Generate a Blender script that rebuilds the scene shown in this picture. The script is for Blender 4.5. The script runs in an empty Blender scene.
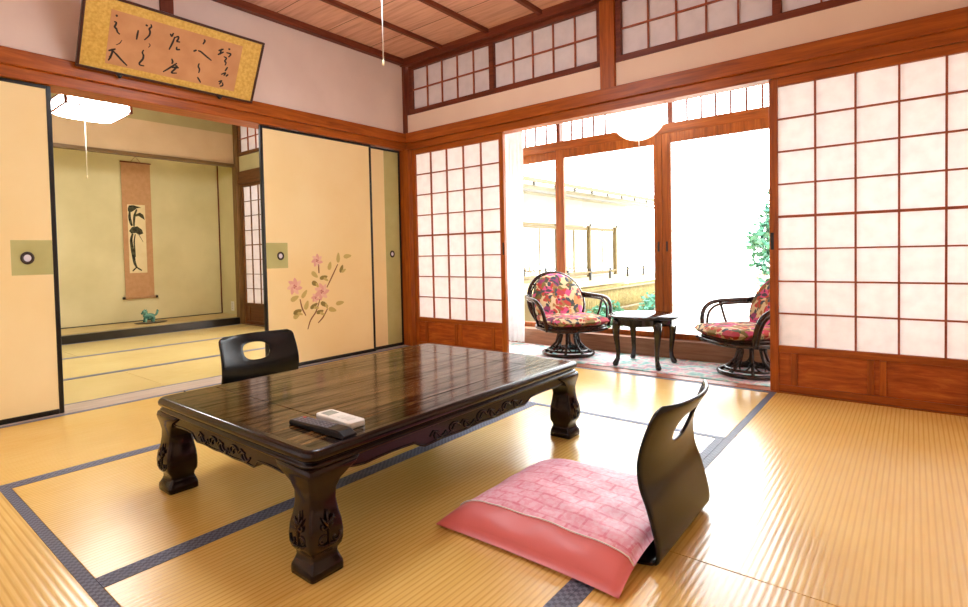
import bpy, math, random
from math import sin, cos, pi, radians, sqrt
from mathutils import Vector, Matrix

SC = bpy.context.scene
COL = SC.collection
random.seed(7)

# ------------------------------------------------------------------ helpers
def lin(c):
    out = []
    for v in c:
        v = v / 255.0
        out.append(v / 12.92 if v <= 0.04045 else ((v + 0.055) / 1.055) ** 2.4)
    return (out[0], out[1], out[2], 1.0)

class MB:
    """collects shapes and links them as ONE mesh object"""
    def __init__(s):
        s.v = []; s.f = []; s.m = []; s.sm = []
    def add(s, vs, fs, m=0, smooth=False):
        b = len(s.v)
        s.v += [tuple(p) for p in vs]
        for f in fs:
            s.f.append(tuple(b + i for i in f)); s.m.append(m); s.sm.append(smooth)
        return s
    def box(s, x0, x1, y0, y1, z0, z1, m=0):
        vs = [(x, y, z) for z in (z0, z1) for y in (y0, y1) for x in (x0, x1)]
        fs = [(0, 2, 3, 1), (4, 5, 7, 6), (0, 1, 5, 4), (2, 6, 7, 3), (0, 4, 6, 2), (1, 3, 7, 5)]
        return s.add(vs, fs, m)
    def tube(s, pts, r, n=8, closed=False, m=0, flat=1.0):
        P = [Vector(p) for p in pts]; N = len(P)
        rs = r if isinstance(r, (list, tuple)) else [r] * N
        T = []
        for i in range(N):
            if closed: t = P[(i + 1) % N] - P[i - 1]
            else: t = P[min(i + 1, N - 1)] - P[max(i - 1, 0)]
            T.append(t.normalized() if t.length > 1e-9 else Vector((0, 0, 1)))
        up = Vector((0, 0, 1)) if abs(T[0].z) < 0.9 else Vector((1, 0, 0))
        nrm = (up - T[0] * up.dot(T[0])).normalized()
        vs = []
        for i in range(N):
            nrm = (nrm - T[i] * nrm.dot(T[i]))
            nrm = nrm.normalized() if nrm.length > 1e-6 else T[i].orthogonal().normalized()
            b = T[i].cross(nrm)
            for k in range(n):
                a = 2 * pi * k / n
                vs.append(P[i] + (nrm * cos(a) * flat + b * sin(a)) * rs[i])
        fs = []
        for i in range(N if closed else N - 1):
            j = (i + 1) % N
            for k in range(n):
                l = (k + 1) % n
                fs.append((i * n + k, i * n + l, j * n + l, j * n + k))
        if not closed:
            fs.append(tuple(range(n - 1, -1, -1))); fs.append(tuple((N - 1) * n + k for k in range(n)))
        return s.add(vs, fs, m, True)
    def lathe(s, prof, n=32, c=(0, 0, 0), m=0, caps=True):
        vs = []
        for r, z in prof:
            for k in range(n):
                a = 2 * pi * k / n
                vs.append((c[0] + r * cos(a), c[1] + r * sin(a), c[2] + z))
        fs = []
        for i in range(len(prof) - 1):
            for k in range(n):
                l = (k + 1) % n
                fs.append((i * n + k, i * n + l, (i + 1) * n + l, (i + 1) * n + k))
        if caps:
            fs.append(tuple(range(n - 1, -1, -1))); fs.append(tuple((len(prof) - 1) * n + k for k in range(n)))
        return s.add(vs, fs, m, True)
    def rings(s, rings, m=0, smooth=False, cap0=True, cap1=True):
        n = len(rings[0]); vs = [p for r in rings for p in r]; fs = []
        for i in range(len(rings) - 1):
            for k in range(n):
                l = (k + 1) % n
                fs.append((i * n + k, i * n + l, (i + 1) * n + l, (i + 1) * n + k))
        if cap0: fs.append(tuple(range(n - 1, -1, -1)))
        if cap1: fs.append(tuple((len(rings) - 1) * n + k for k in range(n)))
        return s.add(vs, fs, m, smooth)
    def prism(s, poly, fn, d0, d1, m=0):
        """poly: 2D outline; fn(a, b, d) -> 3D point"""
        n = len(poly)
        vs = [fn(a, b, d0) for a, b in poly] + [fn(a, b, d1) for a, b in poly]
        fs = [tuple(range(n - 1, -1, -1)), tuple(range(n, 2 * n))]
        for k in range(n):
            l = (k + 1) % n
            fs.append((k, l, n + l, n + k))
        return s.add(vs, fs, m)
    def grid(s, fn, nu, nv, m=0, smooth=True, wrap=False):
        vs = [fn(i / nu, j / nv) for j in range(nv + 1) for i in range(nu + 1)]
        fs = []
        for j in range(nv):
            for i in range(nu):
                a = j * (nu + 1) + i
                fs.append((a, a + 1, a + nu + 2, a + nu + 1))
        return s.add(vs, fs, m, smooth)
    def build(s, name, mats, parent=None, bevel=0.0, local=False, seg=2, fix=True):
        me = bpy.data.meshes.new(name)
        off = Vector((0, 0, 0))
        if parent is not None and not local:
            r = parent
            while r.parent is not None: r = r.parent
            off = Vector(r.location)
        me.from_pydata([tuple(Vector(p) - off) for p in s.v], [], s.f)
        if not isinstance(mats, (list, tuple)): mats = [mats]
        for mt in mats: me.materials.append(mt)
        for i, p in enumerate(me.polygons):
            p.material_index = s.m[i]; p.use_smooth = s.sm[i]
        me.update()
        if fix:
            import bmesh
            bm = bmesh.new(); bm.from_mesh(me)
            bmesh.ops.recalc_face_normals(bm, faces=bm.faces[:])
            bm.to_mesh(me); bm.free()
        o = bpy.data.objects.new(name, me); COL.objects.link(o)
        if parent is not None: o.parent = parent
        if bevel > 0:
            b = o.modifiers.new('bevel', 'BEVEL'); b.width = bevel; b.segments = seg
            b.limit_method = 'ANGLE'; b.angle_limit = radians(40)
        return o

def tag(o, label=None, cat=None, group=None, kind=None):
    if label: o['label'] = label
    if cat: o['category'] = cat
    if group: o['group'] = group
    if kind: o['kind'] = kind
    return o
def thing(name, loc, label, cat, group=None, rz=0.0):
    o = bpy.data.objects.new(name, None); COL.objects.link(o)
    o.location = loc; o.rotation_euler = (0, 0, rz); o.empty_display_size = 0.1
    return tag(o, label, cat, group)
def struct(name, mb, mats, parent=None, bevel=0.0, label=None):
    o = mb.build(name, mats, parent, bevel)
    if parent is None: o['kind'] = 'structure'
    if label: o['label'] = label
    return o
def copy_tree(o, parent=None):
    c = o.copy(); COL.objects.link(c)
    if parent is not None: c.parent = parent
    for ch in list(o.children): copy_tree(ch, c)
    return c

# ------------------------------------------------------------------ materials
def mat(name, col, rough=0.5, spec=0.5, metal=0.0, coat=0.0, sheen=0.0):
    m = bpy.data.materials.new(name); m.use_nodes = True
    b = m.node_tree.nodes['Principled BSDF']
    b.inputs['Base Color'].default_value = lin(col)
    b.inputs['Roughness'].default_value = rough
    b.inputs['Specular IOR Level'].default_value = spec
    b.inputs['Metallic'].default_value = metal
    b.inputs['Coat Weight'].default_value = coat
    b.inputs['Coat Roughness'].default_value = 0.08
    b.inputs['Sheen Weight'].default_value = sheen
    return m
def nd(m, typ, **kw):
    n = m.node_tree.nodes.new(typ)
    for k, v in kw.items():
        if k in n.inputs: n.inputs[k].default_value = v
        else: setattr(n, k, v)
    return n
def lk(m, a, b): m.node_tree.links.new(a, b)
def ramp(m, stops, interp='LINEAR'):
    r = m.node_tree.nodes.new('ShaderNodeValToRGB'); cr = r.color_ramp; cr.interpolation = interp
    while len(cr.elements) > 1: cr.elements.remove(cr.elements[-1])
    cr.elements[0].position = stops[0][0]; cr.elements[0].color = lin(stops[0][1])
    for p, c in stops[1:]:
        e = cr.elements.new(p); e.color = lin(c)
    return r
def coords(m, scale=(1, 1, 1), rot=(0, 0, 0)):
    tc = nd(m, 'ShaderNodeTexCoord'); mp = nd(m, 'ShaderNodeMapping')
    mp.inputs['Scale'].default_value = scale; mp.inputs['Rotation'].default_value = rot
    lk(m, tc.outputs['Object'], mp.inputs['Vector'])
    return mp.outputs['Vector']
def bsdf(m): return m.node_tree.nodes['Principled BSDF']
def bump(m, h, strength=0.3, dist=0.002):
    b = nd(m, 'ShaderNodeBump'); b.inputs['Strength'].default_value = strength; b.inputs['Distance'].default_value = dist
    lk(m, h, b.inputs['Height']); lk(m, b.outputs['Normal'], bsdf(m).inputs['Normal'])
def wood(name, cols, stretch, scale=6.0, rough=0.4, coat=0.0, bmp=0.1, detail=6.0):
    """stretch: per-axis scale, small along the grain"""
    m = mat(name, cols[1], rough, 0.3, coat=coat)
    v = coords(m, stretch)
    n = nd(m, 'ShaderNodeTexNoise'); n.inputs['Scale'].default_value = scale
    n.inputs['Detail'].default_value = detail; n.inputs['Roughness'].default_value = 0.65; n.inputs['Distortion'].default_value = 0.6
    lk(m, v, n.inputs['Vector'])
    r = ramp(m, [(0.28, cols[0]), (0.52, cols[1]), (0.74, cols[2])])
    lk(m, n.outputs['Fac'], r.inputs['Fac']); lk(m, r.outputs['Color'], bsdf(m).inputs['Base Color'])
    if bmp: bump(m, n.outputs['Fac'], bmp, 0.002)
    return m
def mottled(name, c0, c1, scale=3.0, rough=0.8, spec=0.2, fine=0.0, bs=0.0, lo=0.35, hi=0.65):
    m = mat(name, c0, rough, spec)
    v = coords(m)
    n = nd(m, 'ShaderNodeTexNoise'); n.inputs['Scale'].default_value = scale; n.inputs['Detail'].default_value = 8.0
    lk(m, v, n.inputs['Vector'])
    r = ramp(m, [(lo, c0), (hi, c1)])
    lk(m, n.outputs['Fac'], r.inputs['Fac']); lk(m, r.outputs['Color'], bsdf(m).inputs['Base Color'])
    if fine:
        n2 = nd(m, 'ShaderNodeTexNoise'); n2.inputs['Scale'].default_value = fine; n2.inputs['Detail'].default_value = 4.0
        lk(m, v, n2.inputs['Vector']); bump(m, n2.outputs['Fac'], bs, 0.002)
    return m

ORANGE = [(126, 60, 16), (166, 84, 22), (190, 106, 36)]
DARKER = [(108, 54, 14), (146, 76, 22), (168, 96, 34)]
M_WX = wood('cedar_along_x', ORANGE, (0.6, 9, 9), 5.0, 0.38)
M_WY = wood('cedar_along_y', ORANGE, (9, 0.6, 9), 5.0, 0.38)
M_WZ = wood('cedar_upright', ORANGE, (9, 9, 0.6), 5.0, 0.38)
M_FRX = wood('window_cedar_along_x', DARKER, (0.6, 9, 9), 5.0, 0.45)
M_FRZ = wood('window_cedar_upright', DARKER, (9, 9, 0.6), 5.0, 0.45)
M_WPANEL = wood('cedar_panel', [(128, 56, 16), (174, 86, 28), (206, 122, 50)], (0.9, 4, 6), 6.0, 0.4, detail=10)
BROWN = [(84, 36, 20), (116, 54, 32), (136, 70, 44)]
M_BX = wood('brown_along_x', BROWN, (0.6, 9, 9), 5.0, 0.45)
M_BY = wood('brown_along_y', BROWN, (9, 0.6, 9), 5.0, 0.45)
M_BZ = wood('brown_upright', BROWN, (9, 9, 0.6), 5.0, 0.45)
M_MUNTIN = wood('muntin_cedar', [(134, 62, 36), (160, 82, 50), (176, 98, 62)], (4, 4, 4), 3.0, 0.5, bmp=0)
M_PLASTER = mottled('pink_sand_plaster', (224, 202, 190), (232, 212, 200), 2.5, 0.9, 0.1, 260, 0.25)
M_PLASTER2 = mottled('cream_sand_plaster', (238, 212, 190), (244, 220, 198), 2.5, 0.9, 0.1, 260, 0.25)
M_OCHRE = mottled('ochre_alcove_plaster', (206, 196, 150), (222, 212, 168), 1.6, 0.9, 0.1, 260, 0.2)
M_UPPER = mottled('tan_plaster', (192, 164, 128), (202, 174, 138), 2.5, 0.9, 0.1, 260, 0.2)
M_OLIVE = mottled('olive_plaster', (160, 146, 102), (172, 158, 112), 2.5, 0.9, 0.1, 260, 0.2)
M_BLACK = mat('black_lacquer', (12, 11, 11), 0.28, 0.5)
M_BLACKIRON = mat('black_iron', (24, 22, 22), 0.45, 0.5)
M_WHITE = mat('white_plastic', (238, 236, 228), 0.35)

# ceiling boards: cathedral grain with a lap line every 45 cm
def ceiling_mat():
    m = mat('ceiling_boards', (190, 128, 96), 0.6, 0.25)
    v = coords(m, (0.5, 6, 6))
    n = nd(m, 'ShaderNodeTexNoise'); n.inputs['Scale'].default_value = 4.0; n.inputs['Detail'].default_value = 8.0; n.inputs['Distortion'].default_value = 1.2
    lk(m, v, n.inputs['Vector'])
    r = ramp(m, [(0.3, (204, 152, 130)), (0.55, (226, 178, 156)), (0.75, (238, 194, 170))])
    lk(m, n.outputs['Fac'], r.inputs['Fac'])
    tc = nd(m, 'ShaderNodeTexCoord'); sx = nd(m, 'ShaderNodeSeparateXYZ'); lk(m, tc.outputs['Object'], sx.inputs[0])
    mu = nd(m, 'ShaderNodeMath', operation='MULTIPLY'); mu.inputs[1].default_value = 1 / 0.42; lk(m, sx.outputs['Y'], mu.inputs[0])
    fr = nd(m, 'ShaderNodeMath', operation='FRACT'); lk(m, mu.outputs[0], fr.inputs[0])
    lt = nd(m, 'ShaderNodeMath', operation='LESS_THAN'); lt.inputs[1].default_value = 0.014; lk(m, fr.outputs[0], lt.inputs[0])
    mx = nd(m, 'ShaderNodeMix', data_type='RGBA'); lk(m, lt.outputs[0], mx.inputs[0]); lk(m, r.outputs['Color'], mx.inputs[6])
    mx.inputs[7].default_value = lin((112, 66, 46)); lk(m, mx.outputs[2], bsdf(m).inputs['Base Color'])
    return m
M_CEIL = ceiling_mat()

def tatami_mat_material(name, c0, c1, cgroove):
    m = mat(name, c0, 0.25, 1.0)
    tc = nd(m, 'ShaderNodeTexCoord')
    mp = nd(m, 'ShaderNodeMapping'); mp.inputs['Scale'].default_value = (1.5, 26, 1)
    lk(m, tc.outputs['Object'], mp.inputs['Vector'])
    n = nd(m, 'ShaderNodeTexNoise'); n.inputs['Scale'].default_value = 5.0; n.inputs['Detail'].default_value = 6.0
    lk(m, mp.outputs['Vector'], n.inputs['Vector'])
    n3 = nd(m, 'ShaderNodeTexNoise'); n3.inputs['Scale'].default_value = 2.2; n3.inputs['Detail'].default_value = 5.0
    lk(m, tc.outputs['Object'], n3.inputs['Vector'])
    av = nd(m, 'ShaderNodeMath', operation='ADD'); lk(m, n.outputs['Fac'], av.inputs[0]); lk(m, n3.outputs['Fac'], av.inputs[1])
    r = ramp(m, [(0.38, c0), (0.62, c1)])
    hf = nd(m, 'ShaderNodeMath', operation='MULTIPLY'); hf.inputs[1].default_value = 0.5
    lk(m, av.outputs[0], hf.inputs[0]); lk(m, hf.outputs[0], r.inputs['Fac'])
    # ribs run along the mat's length (local x): one every 16 mm, broken up crosswise by the rushes
    sx = nd(m, 'ShaderNodeSeparateXYZ'); lk(m, tc.outputs['Object'], sx.inputs[0])
    mu = nd(m, 'ShaderNodeMath', operation='MULTIPLY'); mu.inputs[1].default_value = 2 * pi / 0.0165; lk(m, sx.outputs['Y'], mu.inputs[0])
    sn = nd(m, 'ShaderNodeMath', operation='SINE'); lk(m, mu.outputs[0], sn.inputs[0])
    mr = nd(m, 'ShaderNodeMapRange'); mr.inputs[1].default_value = -1.0; mr.inputs[2].default_value = -0.2
    mr.inputs[3].default_value = 0.55; mr.inputs[4].default_value = 0.0; lk(m, sn.outputs[0], mr.inputs[0])
    mx = nd(m, 'ShaderNodeMix', data_type='RGBA'); lk(m, mr.outputs[0], mx.inputs[0]); lk(m, r.outputs['Color'], mx.inputs[6])
    mx.inputs[7].default_value = lin(cgroove); lk(m, mx.outputs[2], bsdf(m).inputs['Base Color'])
    bump(m, sn.outputs[0], 0.24, 0.0005)
    return m
M_TATAMI = tatami_mat_material('rush_mat', (240, 198, 104), (249, 214, 126), (212, 158, 70))
M_TATAMI2 = tatami_mat_material('paler_rush_mat', (226, 202, 130), (238, 216, 148), (206, 172, 102))
def border_mat():
    m = mat('blue_grey_cloth_edge', (92, 98, 118), 0.55, 0.4)
    v = coords(m, (60, 60, 1))
    w = nd(m, 'ShaderNodeTexChecker'); w.inputs['Scale'].default_value = 1.6
    w.inputs['Color1'].default_value = lin((84, 90, 110)); w.inputs['Color2'].default_value = lin((118, 124, 142))
    lk(m, v, w.inputs['Vector']); lk(m, w.outputs['Color'], bsdf(m).inputs['Base Color'])
    return m
M_EDGE = border_mat()

def paper_mat(name, col, trans=0.55):
    m = bpy.data.materials.new(name); m.use_nodes = True
    nt = m.node_tree; nt.nodes.clear()
    out = nt.nodes.new('ShaderNodeOutputMaterial'); mx = nt.nodes.new('ShaderNodeMixShader')
    d = nt.nodes.new('ShaderNodeBsdfDiffuse'); t = nt.nodes.new('ShaderNodeBsdfTranslucent')
    tc = nt.nodes.new('ShaderNodeTexCoord'); n = nt.nodes.new('ShaderNodeTexNoise')
    n.inputs['Scale'].default_value = 14.0; n.inputs['Detail'].default_value = 8.0
    lk(m, tc.outputs['Object'], n.inputs['Vector'])
    r = ramp(m, [(0.3, tuple(int(c * 0.955) for c in col)), (0.6, col)])
    lk(m, n.outputs['Fac'], r.inputs['Fac'])
    lk(m, r.outputs['Color'], d.inputs['Color']); lk(m, r.outputs['Color'], t.inputs['Color'])
    mx.inputs[0].default_value = trans
    lk(m, d.outputs[0], mx.inputs[1]); lk(m, t.outputs[0], mx.inputs[2]); lk(m, mx.outputs[0], out.inputs['Surface'])
    return m
M_SHOJI = paper_mat('shoji_paper', (252, 244, 242), 0.165)
M_TRANSOM = paper_mat('transom_paper', (222, 212, 212), 0.10)
M_CURTAIN = paper_mat('sheer_curtain', (246, 248, 250), 0.06)
def glass_mat():
    m = bpy.data.materials.new('window_glass'); m.use_nodes = True
    nt = m.node_tree; nt.nodes.clear()
    out = nt.nodes.new('ShaderNodeOutputMaterial'); mx = nt.nodes.new('ShaderNodeMixShader')
    t = nt.nodes.new('ShaderNodeBsdfTransparent'); g = nt.nodes.new('ShaderNodeBsdfGlossy'); g.inputs['Roughness'].default_value = 0.02
    f = nt.nodes.new('ShaderNodeFresnel'); f.inputs['IOR'].default_value = 1.45
    t.inputs['Color'].default_value = (0.97, 0.99, 0.98, 1)
    lk(m, f.outputs[0], mx.inputs[0]); lk(m, t.outputs[0], mx.inputs[1]); lk(m, g.outputs[0], mx.inputs[2]); lk(m, mx.outputs[0], out.inputs['Surface'])
    return m
M_GLASS = glass_mat()
def emit_mat(name, col, strength):
    m = bpy.data.materials.new(name); m.use_nodes = True
    b = bsdf(m); b.inputs['Base Color'].default_value = lin((250, 248, 240)); b.inputs['Roughness'].default_value = 0.6
    b.inputs['Emission Color'].default_value = lin(col); b.inputs['Emission Strength'].default_value = strength
    return m
LAMP_ROOM = 22.0; LAMP_NEXT = 34.0; LAMP_GLOBE = 3.0; SKY = 12.0
M_LAMP = emit_mat('lit_lamp_paper', (236, 243, 255), LAMP_ROOM)
M_LAMP2 = emit_mat('lit_next_lamp_paper', (250, 250, 246), LAMP_NEXT)
M_GLOBE = emit_mat('lit_globe', (255, 250, 238), LAMP_GLOBE)

# ------------------------------------------------------------------ camera
def rotm(yaw, pitch, roll):
    f = Vector((-sin(yaw) * cos(pitch), cos(yaw) * cos(pitch), sin(pitch)))
    r = f.cross(Vector((0, 0, 1))).normalized(); u = r.cross(f)
    c, s = cos(roll), sin(roll)
    return c * r + s * u, -s * r + c * u, f
r_, u_, f_ = rotm(radians(39.22443624), radians(-1.63753045), radians(-1.21625018))
cd = bpy.data.cameras.new('camera'); cam = bpy.data.objects.new('camera', cd); COL.objects.link(cam)
cam.matrix_world = Matrix(((r_.x, u_.x, -f_.x, 3.47970848), (r_.y, u_.y, -f_.y, -3.37293999), (r_.z, u_.z, -f_.z, 0.80099195), (0, 0, 0, 1)))
cd.sensor_fit = 'HORIZONTAL'; cd.sensor_width = 36.0
cd.lens = 541.1056 / 968 * 36.0
cd.shift_x = 11.7514 / 968; cd.shift_y = -33.9117 / 968
cd.clip_start = 0.02; cd.clip_end = 200
SC.camera = cam

# ------------------------------------------------------------------ dimensions (metres; room corner at the origin,
# fusuma wall along -y on x = 0, shoji wall along +x on y = 0)
XR, YN = 3.86, -3.90          # right wall, near wall
H = 1.727                      # head height of the sliding screens
CZ = 2.507                     # ceiling

# ------------------------------------------------------------------ setting
struct('floor', MB().box(-3.0, XR + .1, YN - .1, 0.02, -0.16, -0.055), mat('subfloor_board', (150, 120, 80), 0.8))
struct('floor_veranda', MB().box(-0.05, 4.3, 0.05, 0.78, -0.12, 0.0), wood('veranda_board', [(120, 72, 40), (150, 96, 58), (170, 116, 74)], (0.6, 9, 9), 5, 0.4))
# main ceiling, its battens and edge beams
c = struct('ceiling', MB().box(-0.02, XR + .05, YN - .05, 0.02, CZ, CZ + 0.03), M_CEIL, label='pinkish cedar board ceiling with brown battens')
for k in range(1, 9):
    x = 0.012 + 0.475 * k
    if x < XR: MB().box(x - .016, x + .016, YN, 0, CZ - 0.03, CZ + .001).build('ceiling_batten', M_BY, c, 0.003)
MB().box(0.0, XR, -0.055, 0.0, 2.447, CZ + .001).build('edge_beam', M_BX, c, 0.004)
MB().box(0.0, 0.05, YN, 0.0, 2.455, CZ + .001).build('edge_beam', M_BY, c, 0.004)
MB().box(XR - .05, XR, YN, 0.0, 2.455, CZ + .001).build('edge_beam', M_BY, c, 0.004)
MB().box(0, XR, YN, YN + .05, 2.455, CZ + .001).build('edge_beam', M_BX, c, 0.004)

# left wall (over the fusuma), plaster above the long beam
struct('wall_left', MB().box(-0.16, 0.0, YN, 0.0, 1.80, CZ), M_PLASTER)
struct('trim_1', MB().box(-0.10, 0.028, YN, -0.0, 1.785, 1.868), M_WY, bevel=0.004, label='orange cedar beam above the fusuma')
struct('trim_2', MB().box(-0.16, 0.004, YN, -0.0, H, 1.787), M_WY, bevel=0.003, label='grooved cedar head rail over the fusuma')
struct('trim_3', MB().box(-0.006, 0.016, -2.0, -1.925, 1.866, 2.457), M_BZ, bevel=0.003, label='short brown post above the beam behind the framed calligraphy')
struct('trim_4', MB().box(-0.20, 0.0, YN, -0.02, -0.05, 0.003), wood('glare_pale_sill', [(182, 160, 142), (206, 188, 172), (222, 206, 192)], (9, .6, 9), 5, 0.3), bevel=0.002, label='wooden floor sill between the two rooms, coloured pale grey for its glare')  # greyish-white glare is put into the pale sill colour
# corner post
struct('trim_5', MB().box(-0.075, 0.048, -0.03, 0.075, -0.05, H + .004), M_WZ, bevel=0.004, label='orange cedar corner post beside the fusuma')
struct('trim_6', MB().box(-0.03, 0.030, -0.030, 0.03, 1.866, 2.457), M_BZ, bevel=0.003, label='slim brown corner post above the beam')
# back wall: head rail, long beam, plaster band, transom
struct('trim_7', MB().box(0.0, XR, -0.028, 0.06, 1.785, 1.872), M_WX, bevel=0.004, label='orange cedar beam above the shoji')
struct('trim_8', MB().box(0.0, XR, -0.004, 0.09, H, 1.787), M_WX, bevel=0.003, label='grooved cedar head rail over the shoji')
struct('trim_9', MB().box(0.04, XR, -0.004, 0.085, -0.05, 0.003), M_WX, bevel=0.002, label='wooden sill between tatami and veranda')
wb = MB().box(0.0, XR, 0.0, 0.06, 1.868, 2.03)
struct('wall_back', wb, M_PLASTER2)
struct('trim_10', MB().box(1.869, 1.972, -0.022, 0.07, 1.868, 2.45), M_WZ, bevel=0.004, label='orange post splitting the transom window in two')
def transom(name, x0, x1, mull, ncol, frame, zb=2.028, zt=2.448, y=0.03, paper=M_TRANSOM, lab=None):
    """high papered window: frame with muntins, the paper a part"""
    f = MB()
    f.box(x0, x1, y - .035, y + .03, zb, zb + .042); f.box(x0, x1, y - .035, y + .03, zt - .03, zt)
    for xa, xb in [(x0, x0 + .035), (x1 - .03, x1)] + [(m - .022, m + .022) for m in mull]: f.box(xa, xb, y - .034, y + .029, zb + .04, zt - .028)
    o = struct(name, f, frame, bevel=0.003, label=lab)
    edges = [x0 + .035] + [q for m in mull for q in (m - .022, m + .022)] + [x1 - .03]
    g = MB(); za, zc = zb + .042, zt - .03
    for a, b in zip(edges[0::2], edges[1::2]):
        n = max(1, round((b - a) / ncol))
        for k in range(1, n): xx = a + (b - a) * k / n; g.box(xx - .0045, xx + .0045, y - .016, y - .002, za, zc)
        zz = (za + zc) / 2; g.box(a, b, y - .017, y - .003, zz - .005, zz + .005)
    g.build('muntins', M_MUNTIN, o)
    p = MB(); p.add([(x0 + .02, y, za - .01), (x1 - .02, y, za - .01), (x1 - .02, y, zc + .01), (x0 + .02, y, zc + .01)], [(0, 1, 2, 3)])
    p.build('paper', paper, o)
    return o
transom('window_1', 0.055, 1.869, [0.957], 0.172, M_BX, lab='papered transom window left of the post')
transom('window_2', 1.972, XR, [2.90], 0.172, M_BX, lab='papered transom window right of the post')
# walls out of view: right wall and near wall, its papered window added for daylight from behind
struct('wall_right', MB().box(XR, XR + .1, YN, 0.0, -0.05, CZ), M_PLASTER2)
wn = MB(); y0, y1 = YN - .1, YN
wn.box(0, 0.35, y0, y1, -.05, CZ); wn.box(3.3, XR, y0, y1, -.05, CZ); wn.box(.35, 3.3, y0, y1, -.05, .35); wn.box(.35, 3.3, y0, y1, 2.05, CZ)
struct('wall_near', wn, M_PLASTER2)
wf = MB()
for x in (.35, 1.33, 2.31, 3.26): wf.box(x, x + .04, y0 + .02, y1 - .02, .39, 2.01)
wf.box(.35, 3.3, y0 + .02, y1 - .02, .35, .39); wf.box(.35, 3.3, y0 + .02, y1 - .02, 2.01, 2.05)
wo = struct('window_9', wf, M_WX)
MB().add([(.37, YN - .05, .37), (3.28, YN - .05, .37), (3.28, YN - .05, 2.03), (.37, YN - .05, 2.03)], [(0, 1, 2, 3)]).build('paper', M_TRANSOM, wo)

# ------------------------------------------------------------------ tatami
def tatami(cx, cy, L, W, along, label, m=M_TATAMI, group='tatami mats in the main room', zt=0.0):
    t = thing('tatami_mat', (cx, cy, zt), label, 'tatami mat', group, 0 if along == 'x' else pi / 2)
    MB().box(-L / 2 + .0008, L / 2 - .0008, -W / 2 + .0008, W / 2 - .0008, -.055, 0).build('rush_cover', m, t, 0.002, local=True)
    for s in (-1, 1):
        b = MB(); a, d = sorted((s * (W / 2 - .0306), s * (W / 2 - .0006)))
        b.box(-L / 2 + .0004, L / 2 - .0004, a, d, -.0545, .0014); b.build('cloth_border', M_EDGE, t, local=True)
X1, X2, X3, X4 = 0.955, 1.907, 2.862, XR
Y1, Y2, Y3 = -0.972, -2.944, YN
tatami(X1 / 2, -.979, 1.928, X1, 'y', 'tatami mat running along the flowered fusuma, under the far zaisu')
tatami(X1 / 2, (-1.95 + YN) / 2 + .0, 1.94, X1, 'y', 'tatami mat in front of the leftmost fusuma')
tatami((X1 + X3) / 2, (Y1 - .012) / 2, X3 - X1, -.012 - Y1, 'x', 'crosswise tatami mat beside the veranda sill')
tatami((X1 + X2) / 2, (Y1 + Y2) / 2, Y1 - Y2, X2 - X1, 'y', 'tatami mat under the fusuma-side half of the low table')
tatami((X2 + X3) / 2, (Y1 + Y2) / 2, Y1 - Y2, X3 - X2, 'y', 'tatami mat under the pink cushion and near half of the table')
tatami((X1 + X3) / 2, (Y2 + Y3) / 2, X3 - X1, Y2 - Y3, 'x', 'crosswise tatami mat at the lower left corner of the photo')
tatami((X3 + X4) / 2, (-.012 - 1.952) / 2, 1.94, X4 - X3, 'y', 'tatami mat in front of the right shoji')
tatami((X3 + X4) / 2, (-1.952 + YN) / 2, -1.952 - YN, X4 - X3, 'y', 'tatami mat right of the near zaisu, lower right corner')
GN = 'tatami mats in the next room'
for (a, b, c_, d, lab) in [(-1.02, -.20, -1.95, -.02, 'next room tatami mat just past the floor sill'),
                           (-1.02, -.20, YN, -1.95, 'next room tatami mat past the sill, hidden end behind leftmost fusuma'),
                           (-2.0, -1.02, -.965, -.02, 'next room middle row tatami mat before the shoji'),
                           (-2.0, -1.02, -2.93, -.965, 'next room middle row tatami mat, left of the cross joint'),
                           (-2.96, -2.0, -1.95, -.02, 'next room tatami mat along the alcove, right end'),
                           (-2.96, -2.0, YN, -1.95, 'next room tatami mat along the alcove, left end')]:
    tatami((a + b) / 2, (c_ + d) / 2, d - c_, b - a, 'y', lab, M_TATAMI2, GN)

# ------------------------------------------------------------------ next room
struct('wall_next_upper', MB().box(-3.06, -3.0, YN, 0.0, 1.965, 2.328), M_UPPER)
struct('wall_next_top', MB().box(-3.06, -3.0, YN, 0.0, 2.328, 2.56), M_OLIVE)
struct('ceiling_next', MB().box(-3.7, -.16, YN, 0.06, 2.56, 2.6), wood('next_ceiling_boards', [(120, 96, 62), (146, 118, 80), (160, 132, 92)], (6, .6, 6), 4, .6))
struct('trim_11', MB().box(-3.05, -2.975, YN, -.03, 1.93, 1.967), wood('alcove_lintel', [(84, 62, 34), (108, 82, 48), (126, 98, 60)], (9, .6, 9), 5, .4), bevel=.003, label='brown lintel over the alcove')
struct('trim_12', MB().box(-3.05, -2.965, YN, -0.03, -.055, .083), M_BLACK, bevel=.004, label='black lacquered front board of the alcove')
struct('floor_alcove', MB().box(-3.68, -3.04, YN, .085, -.055, .088), mottled('alcove_mat', (196, 172, 118), (208, 186, 132), 8, .5))
struct('wall_alcove', MB().box(-3.74, -3.65, YN, .085, .08, 2.1), M_OCHRE, label='ochre plaster back wall of the alcove')
struct('trim_13', MB().box(-3.65, -3.64, YN, .085, .088, .098), M_BLACK, label='thin dark skirting of the alcove')
struct('trim_14', MB().box(-3.65, -3.64, .072, .085, .09, 2.1), M_BZ, label='thin brown corner strip of the alcove')
struct('wall_alcove_side', MB().box(-3.74, -3.03, .085, .14, -.05, 2.1), M_OCHRE)
struct('ceiling_alcove', MB().box(-3.7, -3.06, YN, .14, 2.1, 2.13), M_OCHRE)
struct('trim_15', MB().box(-3.05, -2.96, -.03, .06, -.05, 2.56), wood('alcove_post', [(96, 70, 38), (124, 92, 54), (142, 108, 66)], (9, 9, .6), 5, .4), bevel=.005, label='brown alcove post beside the next room shoji')
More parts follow.
